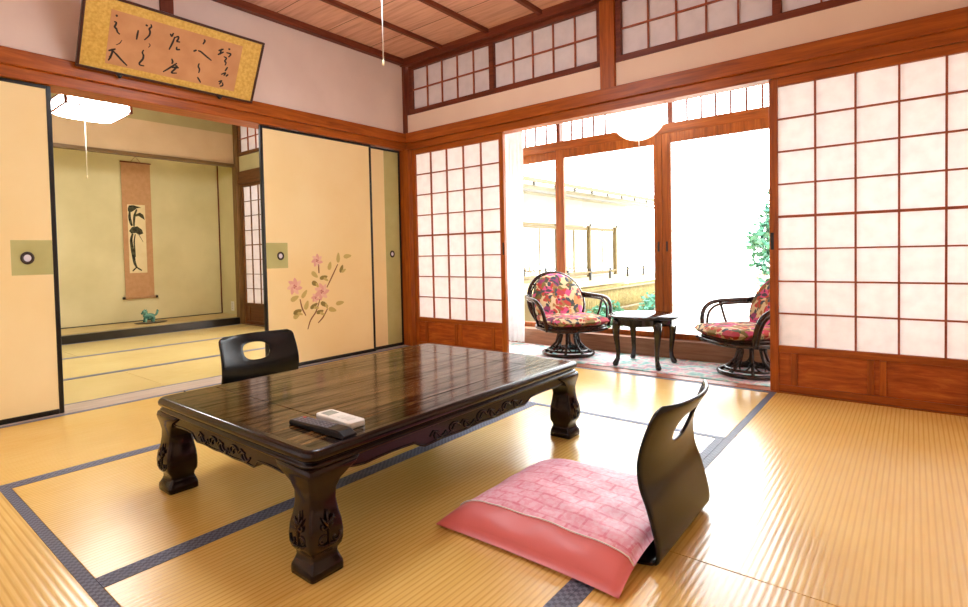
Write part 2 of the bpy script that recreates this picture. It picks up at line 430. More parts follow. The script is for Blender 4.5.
struct('wall_next_right', MB().box(-2.96, -.14, .02, .06, 1.868, 2.06), M_OCHRE)
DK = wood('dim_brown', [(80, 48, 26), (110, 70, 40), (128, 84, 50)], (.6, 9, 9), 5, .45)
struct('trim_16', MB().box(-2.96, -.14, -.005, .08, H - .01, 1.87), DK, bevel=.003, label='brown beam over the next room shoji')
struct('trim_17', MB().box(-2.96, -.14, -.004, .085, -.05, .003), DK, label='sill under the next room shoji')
transom('window_3', -2.96, -.14, [-2.0, -1.05], 0.165, DK, 2.06, 2.46, .035, lab='small papered transom window in the next room')
struct('wall_next_right_top', MB().box(-2.96, -.14, .0, .06, 2.46, 2.56), M_OCHRE)
struct('wall_next_left', MB().box(-3.74, 0.0, YN - .1, YN, -.05, 2.6), M_OCHRE)

# ------------------------------------------------------------------ shoji screens
def shoji(name, x0, x1, yc, label, pull_side, z0=0.004, z1=H - .002, m_frame=M_WZ, m_rail=M_WX, m_panel=M_WPANEL, m_mun=M_MUNTIN, cols=5, rows=8, st=.042, paper=None):
    t = thing(name, ((x0 + x1) / 2, yc, z0), label, 'shoji screen', 'shoji screens')
    ya, yb = yc - .016, yc + .016
    for a, b in ((x0, x0 + st), (x1 - st, x1)): MB().box(a, b, ya, yb, z0, z1).build('stile', m_frame, t, .003)
    xi, xj = x0 + st, x1 - st
    MB().box(xi, xj, ya + .001, yb - .001, z1 - .045, z1).build('top_rail', m_rail, t, .003)
    MB().box(xi, xj, ya + .001, yb - .001, .222, .260).build('middle_rail', m_rail, t, .003)
    MB().box(xi, xj, ya + .001, yb - .001, z0, .042).build('bottom_rail', m_rail, t, .003)
    p = MB().box(xi, xj, yc - .003, yc + .006, .042, .222).build('lower_panel', m_panel, t)
    cx = (x0 + x1) / 2
    for dx in (-.362, -.025, .025, .362):
        MB().box(cx + dx - .014, cx + dx + .014, ya + .003, yc + .0, .043, .221).build('panel_strip', m_frame, p, .002)
    za, zb = .260, z1 - .045
    g = MB(); wv = (xj - xi) / cols
    for k in range(1, cols): xx = xi + wv * k; g.box(xx - .0045, xx + .0045, ya + .004, yc + .003, za, zb)
    for k in range(1, rows):
        zz = za + (zb - za) * k / rows; hh = .007 if k == rows // 2 else .0042
        g.box(xi, xj, ya + .0045, yc + .0025, zz - hh, zz + hh)
    g.build('muntins', m_mun, t)
    MB().add([(xi - .005, yc + .004, za - .005), (xj + .005, yc + .004, za - .005), (xj + .005, yc + .004, zb + .005), (xi - .005, yc + .004, zb + .005)], [(0, 1, 2, 3)]).build('paper', paper or M_SHOJI, t)
    if pull_side:
        xp = x0 + .006 if pull_side < 0 else x1 - .022
        MB().box(xp, xp + .016, ya - .0015, ya + .002, .79, .885).build('finger_pull', M_BLACKIRON, t, .002)
    return t
shoji('shoji_screen', 0.056, 1.048, 0.022, 'shoji screen beside the corner post, left of the veranda opening', 1)
shoji('shoji_screen', 2.858, 3.815, 0.022, 'shoji screen at the right edge of the photo', -1)
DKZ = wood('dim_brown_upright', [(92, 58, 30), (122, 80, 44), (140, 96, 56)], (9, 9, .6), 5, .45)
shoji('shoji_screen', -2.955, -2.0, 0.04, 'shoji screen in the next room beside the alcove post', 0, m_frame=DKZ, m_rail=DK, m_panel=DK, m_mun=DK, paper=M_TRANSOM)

# ------------------------------------------------------------------ fusuma screens
M_FUS = mottled('cream_fusuma_paper', (244, 218, 158), (250, 229, 176), 2.0, .7, .2, lo=.3, hi=.7)
M_FUSG = mottled('sage_green_paper', (184, 178, 116), (192, 188, 128), 6.0, .7, .2)
M_SILVER = mat('silver_grey_pull', (222, 216, 224), .35, .6)
def fusuma(y0, y1, xc, label, paper=M_FUS):
    t = thing('fusuma_screen', (xc, (y0 + y1) / 2, .004), label, 'fusuma screen', 'fusuma screens')
    xa, xb = xc - .011, xc + .011; z0, z1 = .004, H - .002
    MB().box(xa + .003, xb - .003, y0 + .018, y1 - .018, z0 + .018, z1 - .012).build('paper_panel', paper, t)
    for a, b in ((y0, y0 + .022), (y1 - .022, y1)): MB().box(xa, xb, a, b, z0, z1).build('stile', M_BLACK, t, .003)
    MB().box(xa, xb, y0 + .022, y1 - .022, z0, z0 + .026).build('bottom_rail', M_BLACK, t, .003)
    MB().box(xa, xb, y0 + .022, y1 - .022, z1 - .018, z1).build('top_rail', M_BLACK, t, .003)
    return t
def patch(t, x, y0, y1, z0, z1):
    MB().box(x - .002, x + .0006, y0, y1, z0, z1).build('green_patch', M_FUSG, t)['label'] = 'sage green paper patch'
def pull(t, x, y, z, r):
    m = MB(); n = 28
    prof = [(r * .56, .0), (r * .58, .0035), (r * .8, .0045), (r, .0035), (r * 1.02, 0)]
    rings = [[(x + h, y + q * .88 * cos(2 * pi * k / n), z + q * sin(2 * pi * k / n)) for k in range(n)] for q, h in prof]
    m.rings(rings, 0, True, False, False)
    p = m.build('door_pull', mat('dark_pull_ring', (58, 46, 40), .35, .5, .4), t)
    d = MB(); d.rings([[(x + .0008, y + q * .88 * cos(2 * pi * k / n), z + q * sin(2 * pi * k / n)) for k in range(n)] for q in (r * .60, r * .3)], 0, False, False, True)
    d.build('pull_dish', M_SILVER, p)
XA = -.030
fA = fusuma(-3.50, -2.540, XA, 'plain cream fusuma at the left edge with a round pull')
patch(fA, XA + .008, -2.732, -2.563, .742, .920); pull(fA, XA + .0087, -2.667, .829, .032)
fB = fusuma(-1.374, -.386, XA, 'cream fusuma painted with pink flowers')
patch(fB, XA + .008, -1.351, -1.186, .730, .910); pull(fB, XA + .0087, -1.243, .817, .030)
fC = fusuma(-1.04, -.032, -.062, 'fusuma with a full-height sage green strip, beside the corner post')
MB().box(-.056, -.0535, -.218, -.055, .03, H - .02).build('green_strip', M_FUSG, fC)['label'] = 'full-height sage green paper strip'
pull(fC, -.053, -.146, .817, .030)
# painted flowers: flat brushwork on the paper
def quadleaf(m, y, z, L, W, a, x, mi):
    n = 10; pts = []
    for k in range(n):
        t = 2 * pi * k / n; u = cos(t) * L / 2; w = sin(t) * W / 2 * (1 - .35 * cos(t))
        pts.append((x, y + u * cos(a) - w * sin(a), z + u * sin(a) + w * cos(a)))
    m.add(pts, [tuple(range(n))], mi)
def stroke(m, pts, w, fn, mi=0):
    """flat brush ribbon through 2D points; fn maps (a, b) to 3D"""
    P = []
    for i in range(len(pts) - 1):
        for k in range(4): t = k / 4; P.append((pts[i][0] * (1 - t) + pts[i + 1][0] * t, pts[i][1] * (1 - t) + pts[i + 1][1] * t))
    P.append(pts[-1])
    for _ in range(2):
        P = [P[0]] + [((P[i - 1][0] + 2 * P[i][0] + P[i + 1][0]) / 4, (P[i - 1][1] + 2 * P[i][1] + P[i + 1][1]) / 4) for i in range(1, len(P) - 1)] + [P[-1]]
    vs = []; N = len(P)
    for i in range(N):
        a = P[max(i - 1, 0)]; b = P[min(i + 1, N - 1)]; dx, dy = b[0] - a[0], b[1] - a[1]; l = max(1e-6, sqrt(dx * dx + dy * dy))
        ww = w * (.55 + .45 * sin(pi * (i + .8) / (N + .6))) / 2
        vs += [fn(P[i][0] - dy / l * ww, P[i][1] + dx / l * ww), fn(P[i][0] + dy / l * ww, P[i][1] - dx / l * ww)]
    m.add(vs, [(2 * i, 2 * i + 1, 2 * i + 3, 2 * i + 2) for i in range(N - 1)], mi)
fl = MB(); xf = XA + .0088
FC = [mat('petal_pink', (232, 176, 160), .8, .1), mat('petal_pale', (240, 198, 174), .8, .1), mat('leaf_dark', (150, 132, 74), .8, .1),
      mat('leaf_pale', (206, 182, 112), .8, .1), mat('twig_brown', (140, 92, 64), .8, .1), mat('flower_heart', (200, 122, 118), .8, .1)]
for (y, z, s) in [(-.94, .777, .045), (-1.137, .592, .055), (-.905, .54, .058), (-.963, .497, .034)]:
    for k in range(7):
        a = k * 2 * pi / 7 + y * 9; quadleaf(fl, y + s * .62 * cos(a), z + s * .62 * sin(a), s * 1.15, s * .62, a + .3, xf + .0001 * k, k % 2)
    for k in range(3): quadleaf(fl, y + s * .16 * cos(k * 2.1), z + s * .16 * sin(k * 2.1), s * .3, s * .22, k, xf + .0009, 5)
rr = random.Random(3)
for i, (y, z) in enumerate([(-.827, .734), (-.964, .671), (-.885, .647), (-.963, .604), (-.716, .708), (-.745, .796), (-.655, .806), (-1.058, .532), (-1.14, .505), (-1.042, .448), (-.978, .437), (-.885, .44), (-.927, .387), (-.74, .439), (-.812, .393), (-1.119, .405), (-1.126, .379)]):
    dark = i in (2, 3, 4, 10, 11, 12, 15)
    a = [1.3, -.7, .2, -.4, 1.2, 1.5, .1, .9, .4, 1.2, .5, -.5, .2, .1, -.3, .3, .6][i]
    quadleaf(fl, y, z, .062 + .02 * rr.random(), .03 + .008 * rr.random(), a, xf + .0002, 2 if dark else 3)
    if dark: quadleaf(fl, y + .02, z - .016, .05, .022, a - .7, xf + .0003, 3)
for b in [[(-.751, .744), (-.81, .647), (-.858, .569)], [(-.924, .483), (-.96, .39), (-1.014, .334), (-1.038, .266)], [(-.855, .409), (-.902, .339), (-.947, .304)], [(-1.097, .496), (-1.081, .424), (-1.051, .371)], [(-.928, .749), (-.926, .681)]]:
    stroke(fl, b, .011, lambda a, c: (xf + .0001, a, c), 4)
fl.build('painted_flowers', FC, fB, fix=False)['label'] = 'painted pink blossoms on brown twigs'

# ------------------------------------------------------------------ veranda: windows, sill, end walls, ceiling
YW = .71
struct('trim_18', MB().box(.0, 4.2, .60, .78, -.02, .139), wood('sill_brown', [(120, 80, 56), (146, 102, 74), (164, 120, 90)], (.6, 9, 9), 5, .45), bevel=.004, label='brown sill board under the veranda windows')
struct('trim_19', MB().box(.0, 4.2, YW - .035, YW + .035, 1.665, 1.738), M_FRX, bevel=.003, label='head rail of the veranda windows')
struct('wall_veranda_end', MB().box(-.05, .0, .08, .78, 0, 2.5), M_PLASTER2)
struct('wall_veranda_far_end', MB().box(4.2, 4.25, .08, .78, 0, 2.5), M_PLASTER2)
struct('ceiling_veranda', MB().box(-3.8, 4.25, .06, .95, 2.46, 2.5), M_WX)  # stretch past the next room is added, unseen, to shade its papered screens
struct('wall_added_shade', MB().box(-3.8, -.05, .90, .95, -.05, 1.35), M_PLASTER2)  # unseen wall added to cut daylight on the next room's paper
struct('wall_veranda_top', MB().box(.0, 4.2, YW - .02, YW + .02, 2.125, 2.46), M_PLASTER2)
def win(n, x0, x1, y, sl, sr, pulls, label):
    f = MB(); d = .015
    f.box(x0, x0 + sl, y - d, y + d, .139, 1.667); f.box(x1 - sr, x1, y - d, y + d, .139, 1.667)
    f.box(x0 + sl, x1 - sr, y - d, y + d, .139, .179); f.box(x0 + sl, x1 - sr, y - d, y + d, 1.596, 1.667)
    o = struct('window_%d' % n, f, M_FRZ, bevel=.003, label=label)
    MB().add([(x0 + sl, y, .179), (x1 - sr, y, .179), (x1 - sr, y, 1.596), (x0 + sl, y, 1.596)], [(0, 1, 2, 3)]).build('window_glass', M_GLASS, o)
    for px in pulls: MB().box(px - .007, px + .007, y - d - .002, y - d + .002, .79, .865).build('finger_pull', M_BLACKIRON, o, .002)
win(4, .02, 1.16, YW + .017, .06, .06, [], 'leftmost sliding glass door behind the curtain')
win(5, 1.108, 2.020, YW - .017, .079, .063, [1.990], 'sliding glass door behind the left rattan chair')
win(6, 2.022, 2.95, YW - .017, .063, .079, [2.053], 'sliding glass door behind the right rattan chair')
win(7, 2.89, 4.18, YW + .017, .06, .06, [], 'sliding glass door hidden behind the right shoji')
f = MB(); zt = 2.125
f.box(0, 4.2, YW - .03, YW + .03, zt - .04, zt)
for x in (.0, 1.12, 2.066, 2.99, 4.16): f.box(x, x + .035, YW - .03, YW + .03, 1.736, zt - .04)
o = struct('window_8', f, M_BX, bevel=.002, label='barred transom light above the veranda glass doors')
g = MB(); x = .05
for a, b in ((.035, 1.12), (1.155, 2.066), (2.101, 2.99), (3.025, 4.16)):
    n = round((b - a) / .104)
    for k in range(1, n): xx = a + (b - a) * k / n; g.box(xx - .006, xx + .006, YW - .012, YW + .002, 1.738, zt - .04)
g.build('muntins', M_BZ, o)
MB().add([(0.01, YW + .004, 1.738), (4.19, YW + .004, 1.738), (4.19, YW + .004, zt - .03), (.01, YW + .004, zt - .03)], [(0, 1, 2, 3)]).build('window_glass', M_GLASS, o)
# carpet
def carpet_mat():
    m = mat('veranda_carpet', (170, 200, 200), .9, .1, sheen=.3)
    v = coords(m)
    n = nd(m, 'ShaderNodeTexNoise'); n.inputs['Scale'].default_value = 13.0; n.inputs['Detail'].default_value = 3.0; lk(m, v, n.inputs['Vector'])
    r = ramp(m, [(.30, (84, 170, 170)), (.42, (160, 212, 208)), (.5, (238, 230, 226)), (.56, (226, 164, 180)), (.64, (140, 194, 198)), (.72, (240, 228, 210))])
    lk(m, n.outputs['Color'], r.inputs['Fac']); lk(m, r.outputs['Color'], bsdf(m).inputs['Base Color'])
    return m
tag(MB().box(.01, 4.18, .09, .598, .0, .008).build('carpet', carpet_mat(), bevel=.002), 'turquoise and pink flowered carpet on the veranda floor', 'carpet')
# curtain
cm = MB()
def cur(u, v):
    x = .668 + .215 * u * (1 - .10 * (1 - v)); yy = .525 + .02 * sin(u * 2 * pi * 5.5) * (.6 + .4 * (1 - v)) + .006 * sin(u * 31 + v * 2)
    return (x + .004 * sin(v * 9 + u * 20), yy, .03 + 2.02 * v)
cm.grid(cur, 90, 16)
ct = thing('curtain', (.77, .525, .03), 'sheer white curtain bunched beside the left shoji', 'curtain')
cm.build('fabric', M_CURTAIN, ct)
h = MB()
for k in range(7): h.tube([(.68 + .033 * k + .010 * cos(a), .525, 2.058 + .010 * sin(a)) for a in [2 * pi * q / 10 for q in range(10)]], .0025, 5, True)
h.build('hook_rings', M_WHITE, ct)
rd = MB(); rd.tube([(.03, .525, 2.068), (4.17, .525, 2.068)], .008, 10)
tag(rd.build('curtain_rail', M_WHITE), 'white curtain rail along the veranda above the glass doors', 'curtain rail')

# ------------------------------------------------------------------ low table
TX0, TX1, TY0, TY1, TZ = 1.425, 2.345, -2.625, -1.255, 0.322
def table_wood(name, dark):
    m = mat(name, (44, 24, 14), .12 if not dark else .17, .28 if not dark else .34)
    v = coords(m, (16, .8, 16))
    n = nd(m, 'ShaderNodeTexNoise'); n.inputs['Scale'].default_value = 4.0; n.inputs['Detail'].default_value = 9.0; n.inputs['Roughness'].default_value = .7; n.inputs['Distortion'].default_value = .3
    lk(m, v, n.inputs['Vector'])
    r = ramp(m, [(.40, (10, 6, 5)), (.49, (34, 20, 12)), (.57, (118, 84, 46)), (.64, (44, 26, 14))] if not dark else [(.3, (14, 6, 5)), (.55, (30, 13, 9)), (.75, (46, 20, 13))])
    lk(m, n.outputs['Fac'], r.inputs['Fac']); lk(m, r.outputs['Color'], bsdf(m).inputs['Base Color'])
    if not dark:      # open dark pores shine less than the pale streaks
        g = nd(m, 'ShaderNodeMapRange'); g.inputs[1].default_value = .40; g.inputs[2].default_value = .60; g.inputs[3].default_value = .05; g.inputs[4].default_value = .42
        lk(m, n.outputs['Fac'], g.inputs[0]); lk(m, g.outputs[0], bsdf(m).inputs['Specular IOR Level'])
    return m
M_TTOP = table_wood('striped_dark_table_wood', False); M_TBODY = table_wood('dark_carved_table_wood', True)
table = thing('low_table', ((TX0 + TX1) / 2, (TY0 + TY1) / 2, 0), 'long low dark lacquered table with carved legs on the tatami', 'low table')
def rrect(off, z, r=.035, n=6):
    x0, x1, y0, y1 = TX0 + off, TX1 - off, TY0 + off, TY1 - off; r = max(.004, r - off * .6); P = []
    for cx, cy, a0 in ((x1 - r, y1 - r, 0), (x0 + r, y1 - r, pi / 2), (x0 + r, y0 + r, pi), (x1 - r, y0 + r, 3 * pi / 2)):
        for k in range(n + 1): a = a0 + pi / 2 * k / n; P.append((cx + r * cos(a), cy + r * sin(a), z))
    return P
m = MB()
prof = [(.03, TZ - .050), (.012, TZ - .050), (.005, TZ - .047), (.002, TZ - .042), (.004, TZ - .037), (.012, TZ - .034), (.012, TZ - .031), (.004, TZ - .028), (-.001, TZ - .022), (-.002, TZ - .013), (.001, TZ - .006), (.007, TZ - .001), (.013, TZ)]
m.rings([rrect(o, z) for o, z in prof], 0, True, True, False)
m.rings([rrect(o, z) for o, z in [(.013, TZ), (.030, TZ - .0004)]], 0, False, False, False)
def rect(dx, dy, z): return [(TX1 - dx, TY1 - dy, z), (TX0 + dx, TY1 - dy, z), (TX0 + dx, TY0 + dy, z), (TX1 - dx, TY0 + dy, z)]
top = m.build('table_top', [M_TBODY], table)
# framed panel: mitred border boards and a long centre panel with shallow grooves between
pm = MB()
bx, by = .125, .20
z = TZ - .0004
def slab(p, a, b, c, d):
    e = .0022; p.rings([[(a, c, z - .004), (b, c, z - .004), (b, d, z - .004), (a, d, z - .004)], [(a, c, z - .0012), (b, c, z - .0012), (b, d, z - .0012), (a, d, z - .0012)], [(a + e, c + e, z), (b - e, c + e, z), (b - e, d - e, z), (a + e, d - e, z)]])
i = .028
slab(pm, TX0 + bx, TX1 - bx, TY0 + by, TY1 - by)
slab(pm, TX0 + i, TX0 + bx, TY0 + by, TY1 - by); slab(pm, TX1 - bx, TX1 - i, TY0 + by, TY1 - by)
slab(pm, TX0 + i, TX1 - i, TY0 + i, TY0 + by); slab(pm, TX0 + i, TX1 - i, TY1 - by, TY1 - i)
pm.build('inlaid_panel', M_TTOP, top)
MB().box(TX0 + .025, TX1 - .025, TY0 + .025, TY1 - .025, TZ - .045, TZ - .004).build('core', M_TBODY, top)
# legs: L-cornered square posts, necked, bulging, flared foot
def tleg(sx, sy):
    X = TX1 if sx > 0 else TX0; Y = TY1 if sy > 0 else TY0
    P = [(0, .098, .000), (.012, .099, .001), (.022, .097, .000), (.034, .086, -.007), (.046, .078, -.011), (.056, .080, -.011), (.068, .095, -.002), (.082, .101, .003),
         (.105, .102, .004), (.13, .097, .001), (.155, .086, -.006), (.185, .078, -.010), (.21, .080, -.011), (.232, .096, -.007), (.250, .126, -.002), (.262, .150, .000), (.275, .160, -.003)]
    R = []
    for zz, s, o in P:
        r = .010; ring = []
        xa, xb = X + sx * o, X + sx * (o - s); ya, yb = Y + sy * o, Y + sy * (o - s)
        x0, x1 = sorted((xa, xb)); y0, y1 = sorted((ya, yb))
        for cx, cy, a0 in ((x1 - r, y1 - r, 0), (x0 + r, y1 - r, pi / 2), (x0 + r, y0 + r, pi), (x1 - r, y0 + r, 3 * pi / 2)):
            for k in range(4): a = a0 + pi / 2 * k / 3; ring.append((cx + r * cos(a), cy + r * sin(a), zz))
        R.append(ring)
    lg = MB().rings([[(p[0], p[1], p[2]) for p in q] for q in R], 0, True).build('leg', M_TBODY, table)
    # carved leaf scrolls on both outer faces
    def face(which):
        def fn(a, b):   # a: distance from the corner, b: height
            o = .0045 - .0000 if .07 < b < .13 else (.0045 - (b - .13) * .21 if b >= .13 else .0045 - (.07 - b) * .4)
            return (X + sx * o, Y - sy * a, b) if which == 0 else (X - sx * a, Y + sy * o, b)
        return fn
    for w in (0, 1):
        fn = face(w); cv = MB()
        for cx, cy, rr0, d in ((.030, .098, .014, 1), (.070, .096, .015, -1), (.036, .132, .013, -1), (.060, .134, .012, 1)):
            pts = []
            for k in range(15):
                t = k / 14; a = d * (t * 4.6) + .6; rr1 = rr0 * (1 - .72 * t); pts.append(fn(cx + rr1 * cos(a), cy + rr1 * sin(a)))
            cv.tube(pts, .0032, 5)
        for s in ([(.048, .078), (.050, .11), (.048, .150), (.05, .168)], [(.048, .084), (.032, .082), (.018, .092)], [(.048, .084), (.066, .080), (.084, .090)], [(.05, .12), (.040, .14), (.034, .152)], [(.05, .12), (.06, .142), (.066, .152)]):
            q = [fn(*a) for a in s]; cv.tube(q, [.0042] * (len(q) - 1) + [.002], 5)
        cv.build('leg_carving', M_TBODY, lg)
for sx in (1, -1):
    for sy in (1, -1): tleg(sx, sy)
# aprons with a cusped lower edge and carved scrollwork in the middle
def apron(axis, s):
    L = (TY1 - TY0 if axis == 'y' else TX1 - TX0); half = L / 2 - .06
    mid = ((TY0 + TY1) / 2 if axis == 'y' else (TX0 + TX1) / 2)
    face = {('y', 1): TX1 - .012, ('y', -1): TX0 + .012, ('x', 1): TY1 - .012, ('x', -1): TY0 + .012}[(axis, s)]
    low = []
    def zb(t):           # t 0 centre .. 1 near the leg
        if t < .45: return .218 + .0012 * cos(t / .45 * pi * 3)
        if t < .50: return .218 + (t - .45) / .05 * .019
        if t < .80: return .237 + .003 * sin((t - .5) / .3 * pi)
        return .237 + .026 * ((t - .8) / .2) ** 1.5
    N = 60
    for k in range(N + 1): t = -1 + 2 * k / N; low.append((mid + half * t, zb(abs(t))))
    poly = low + [(mid + half, .276), (mid - half, .276)]
    fn = (lambda a, b, d: (face - s * d, a, b)) if axis == 'y' else (lambda a, b, d: (a, face - s * d, b))
    ap = MB().prism(poly, fn, 0, .024).build('apron', M_TBODY, table, .002)
    cv = MB(); n = 7 if axis == 'y' else 5; w = half * .80 / n
    for k in range(n):
        c = mid + (k - (n - 1) / 2) * w; d = 1 if k % 2 else -1
        pts = []
        for q in range(16):
            t = q / 15; a = d * (t * 4.8 + .4); r1 = (.019 if k != n // 2 else .022) * (1 - .75 * t); pts.append(fn(c + r1 * 1.4 * cos(a), .243 + r1 * sin(a), -.001))
        cv.tube(pts, .0035, 5)
        pts = [fn(c + w * u, .243 + .014 * sin(u * 2 * pi) * d, -.001) for u in (-.5, -.3, -.1, .1, .3, .5)]
        cv.tube(pts, .003, 5)
    cv.build('apron_carving', M_TBODY, ap)
    bd = MB(); bd.tube([fn(a, b + .006, -.0005) for a, b in low[1:-1]], .0022, 5); bd.build('apron_bead', M_TBODY, ap)
for ax in 'xy':
    for s in (1, -1): apron(ax, s)

table.location.z += .0025
# ------------------------------------------------------------------ remotes on the table
zt = TZ + .0025
M_RBLACK = mat('black_remote_plastic', (9, 9, 12), .3, .35)
def rbox(m, L, W, z0, z1, r, n=5, inset=.002, mi=0):
    def ring(o, z):
        P = []; rr1 = max(.001, r - o)
        for cx, cy, a0 in ((L / 2 - r, W / 2 - r, 0), (-L / 2 + r, W / 2 - r, pi / 2), (-L / 2 + r, -W / 2 + r, pi), (L / 2 - r, -W / 2 + r, 3 * pi / 2)):
            for k in range(n + 1): a = a0 + pi / 2 * k / n; P.append((cx + rr1 * cos(a), cy + rr1 * sin(a), z))
        return P
    return m.rings([ring(inset, z0), ring(0, z0 + inset), ring(0, z1 - inset), ring(inset * .3, z1 - inset * .3), ring(inset, z1)], mi, True)
b = thing('remote_control', (2.212, -2.492, zt), 'black remote control with rows of grey buttons on the table', 'remote control', 'remote controls', radians(2))
def rem(u, v):
    pass
body = MB()
R = []
for k in range(13):                      # ends curve down, thicker tail
    t = k / 12; x = -.118 + .236 * t; hh = .014 + .006 * t; w = .024 + .001 * sin(pi * t)
    drop = 0 if t < .86 else ((t - .86) / .14) ** 2 * .012
    y = w
    R.append([(x, -y, .002), (x, -y + .001, .001), (x, y - .001, .001), (x, y, .002), (x, y, hh - .004 - drop), (x, y - .004, hh - drop), (x, -y + .004, hh - drop), (x, -y, hh - .004 - drop)])
body.rings(R, 0, False).build('body', M_RBLACK, b, .002, local=True)
bt = MB()
for i in range(9):
    for j in range(4):
        x = -.098 + .0175 * i; y = -.015 + .010 * j; t = (x + .118) / .236; hz = .014 + .006 * t
        bt.box(x - .0055, x + .0055, y - .0034, y + .0034, hz - .001, hz + .0016, 0 if (i, j) != (0, 3) else 1)
bt.build('buttons', [mat('grey_buttons', (120, 120, 132), .4), mat('red_button', (190, 60, 50), .4)], b, local=True)
w = thing('remote_control', (2.195, -2.418, zt), 'white air conditioner remote behind the black one on the table', 'remote control', 'remote controls', radians(-2))
rbox(MB(), .170, .058, 0, .017, .012).build('body', M_WHITE, w, local=True)
MB().box(-.070, -.030, -.019, .019, .0165, .0174).build('display', mat('grey_display', (168, 180, 172), .2), w, local=True)
bt = MB()
for i in range(3): bt.box(.0 + .022 * i, .014 + .022 * i, -.012, .012, .0165, .0180)
bt.build('buttons', mat('pale_buttons', (222, 222, 214), .4), w, local=True)

# ------------------------------------------------------------------ zaisu (legless floor chairs) of bent black plywood
def zaisu_path(s):
    """side profile, s 0..1 from the seat's front edge over the bend to the top; local x back, z up"""
    K = [(0.0, -.50, .005), (.40, -.06, .005), (.47, -.018, .010), (.52, .004, .018), (.56, .008, .040), (.61, .003, .082), (.68, -.010, .150), (.74, -.022, .200), (.80, -.020, .255), (.87, .000, .312), (.94, .027, .362), (1.0, .054, .404)]
    for i in range(len(K) - 1):
        if s <= K[i + 1][0] + 1e-9:
            t = (s - K[i][0]) / (K[i + 1][0] - K[i][0])
            p0 = K[max(i - 1, 0)]; p1 = K[i]; p2 = K[i + 1]; p3 = K[min(i + 2, len(K) - 1)]
            out = []
            for q in (1, 2):
                d1 = (p2[q] - p0[q]) / max(1e-6, p2[0] - p0[0]) * (p2[0] - p1[0]); d2 = (p3[q] - p1[q]) / max(1e-6, p3[0] - p1[0]) * (p2[0] - p1[0])
                if i == 0: d1 = p2[q] - p1[q]
                t2, t3 = t * t, t * t * t
                out.append((2 * t3 - 3 * t2 + 1) * p1[q] + (t3 - 2 * t2 + t) * d1 + (-2 * t3 + 3 * t2) * p2[q] + (t3 - t2) * d2)
            return out
    return [K[-1][1], K[-1][2]]
def zaisu_pt(u, s):
    """u -1..1 across"""
    x, z = zaisu_path(s)
    hw = .215 if s < .8 else .215 - .008 * ((s - .8) / .2)
    r = .03
    ds = (1 - s) * .85
    if ds < r: hw -= r - sqrt(max(0, r * r - (r - ds) ** 2))
    ds = s * 1.15
    if ds < .04: hw -= .04 - sqrt(max(0, .0016 - (.04 - ds) ** 2))
    bow = max(0, min(1, (s - .58) / .42)) ** 1.3 * .046
    return (x - bow * u * u, u * hw, z)
def make_zaisu(loc, rz, label, seat_cut=0.0):
    t = thing('zaisu_chair', loc, label, 'floor chair', 'zaisu floor chairs', rz)
    NU, NS = 22, 60
    def shell(s0, s1, ns, hole):
        m = MB(); U = [-1 + 2 * i / NU for i in range(NU + 1)]; S = [s0 + (s1 - s0) * j / ns for j in range(ns + 1)]
        idx = {}
        def put(u, s):
            m.v.append(zaisu_pt(u, s)); return len(m.v) - 1
        def face(*f): m.f.append(tuple(f)); m.m.append(0); m.sm.append(True)
        for j, s in enumerate(S):
            for i, u in enumerate(U): idx[i, j] = put(u, s)
        blk = None
        if hole:
            uc, sc, hu, hs = hole
            i0 = min(range(NU + 1), key=lambda i: abs(U[i] - (uc - hu * 1.6))); i1 = min(range(NU + 1), key=lambda i: abs(U[i] - (uc + hu * 1.6)))
            j0 = min(range(ns + 1), key=lambda j: abs(S[j] - (sc - hs * 1.5))); j1 = min(range(ns + 1), key=lambda j: abs(S[j] - (sc + hs * 1.5)))
            blk = (i0, i1, j0, j1)
        for j in range(ns):
            for i in range(NU):
                if blk and blk[0] <= i < blk[1] and blk[2] <= j < blk[3]: continue
                face(idx[i, j], idx[i + 1, j], idx[i + 1, j + 1], idx[i, j + 1])
        if blk:
            i0, i1, j0, j1 = blk
            rim = [(i, j0) for i in range(i0, i1)] + [(i1, j) for j in range(j0, j1)] + [(i, j1) for i in range(i1, i0, -1)] + [(i0, j) for j in range(j1, j0, -1)]
            prev = [idx[q] for q in rim]
            for kk in (1, 2, 3):
                cur_ = []
                for (i, j) in rim:
                    du, ds = (U[i] - uc) / hu, (S[j] - sc) / hs
                    a = math.atan2(ds, du); e = 2.6
                    rad = (abs(cos(a)) ** e + abs(sin(a)) ** e) ** (-1 / e)
                    eu, es = uc + hu * rad * cos(a), sc + hs * rad * sin(a); f = kk / 3
                    cur_.append(put(U[i] * (1 - f) + eu * f, S[j] * (1 - f) + es * f))
                n = len(rim)
                for k in range(n): l = (k + 1) % n; face(prev[k], prev[l], cur_[l], cur_[k])
                prev = cur_
        return m
    M_Z = M_ZAISU
    for nm, mm in (('seat', shell(0, .5, 24, None)), ('backrest', shell(.5, 1.0, 40, (.05, .878, .35, .058)))):
        o = mm.build(nm, M_Z, t, local=True)
        sd = o.modifiers.new('thick', 'SOLIDIFY'); sd.thickness = .010; sd.offset = 0
        bv = o.modifiers.new('bevel', 'BEVEL'); bv.width = .003; bv.segments = 2; bv.limit_method = 'ANGLE'; bv.angle_limit = radians(50)
    return t
M_ZAISU = mat('black_lacquer_plywood', (10, 8, 7), .27, .36)
make_zaisu((2.980, -1.852, .003), 0.0, 'black bentwood zaisu with a handle hole, holding the pink cushion')
make_zaisu((.800, -1.890, .003), pi, 'black bentwood zaisu on the far side of the table by the fusuma')

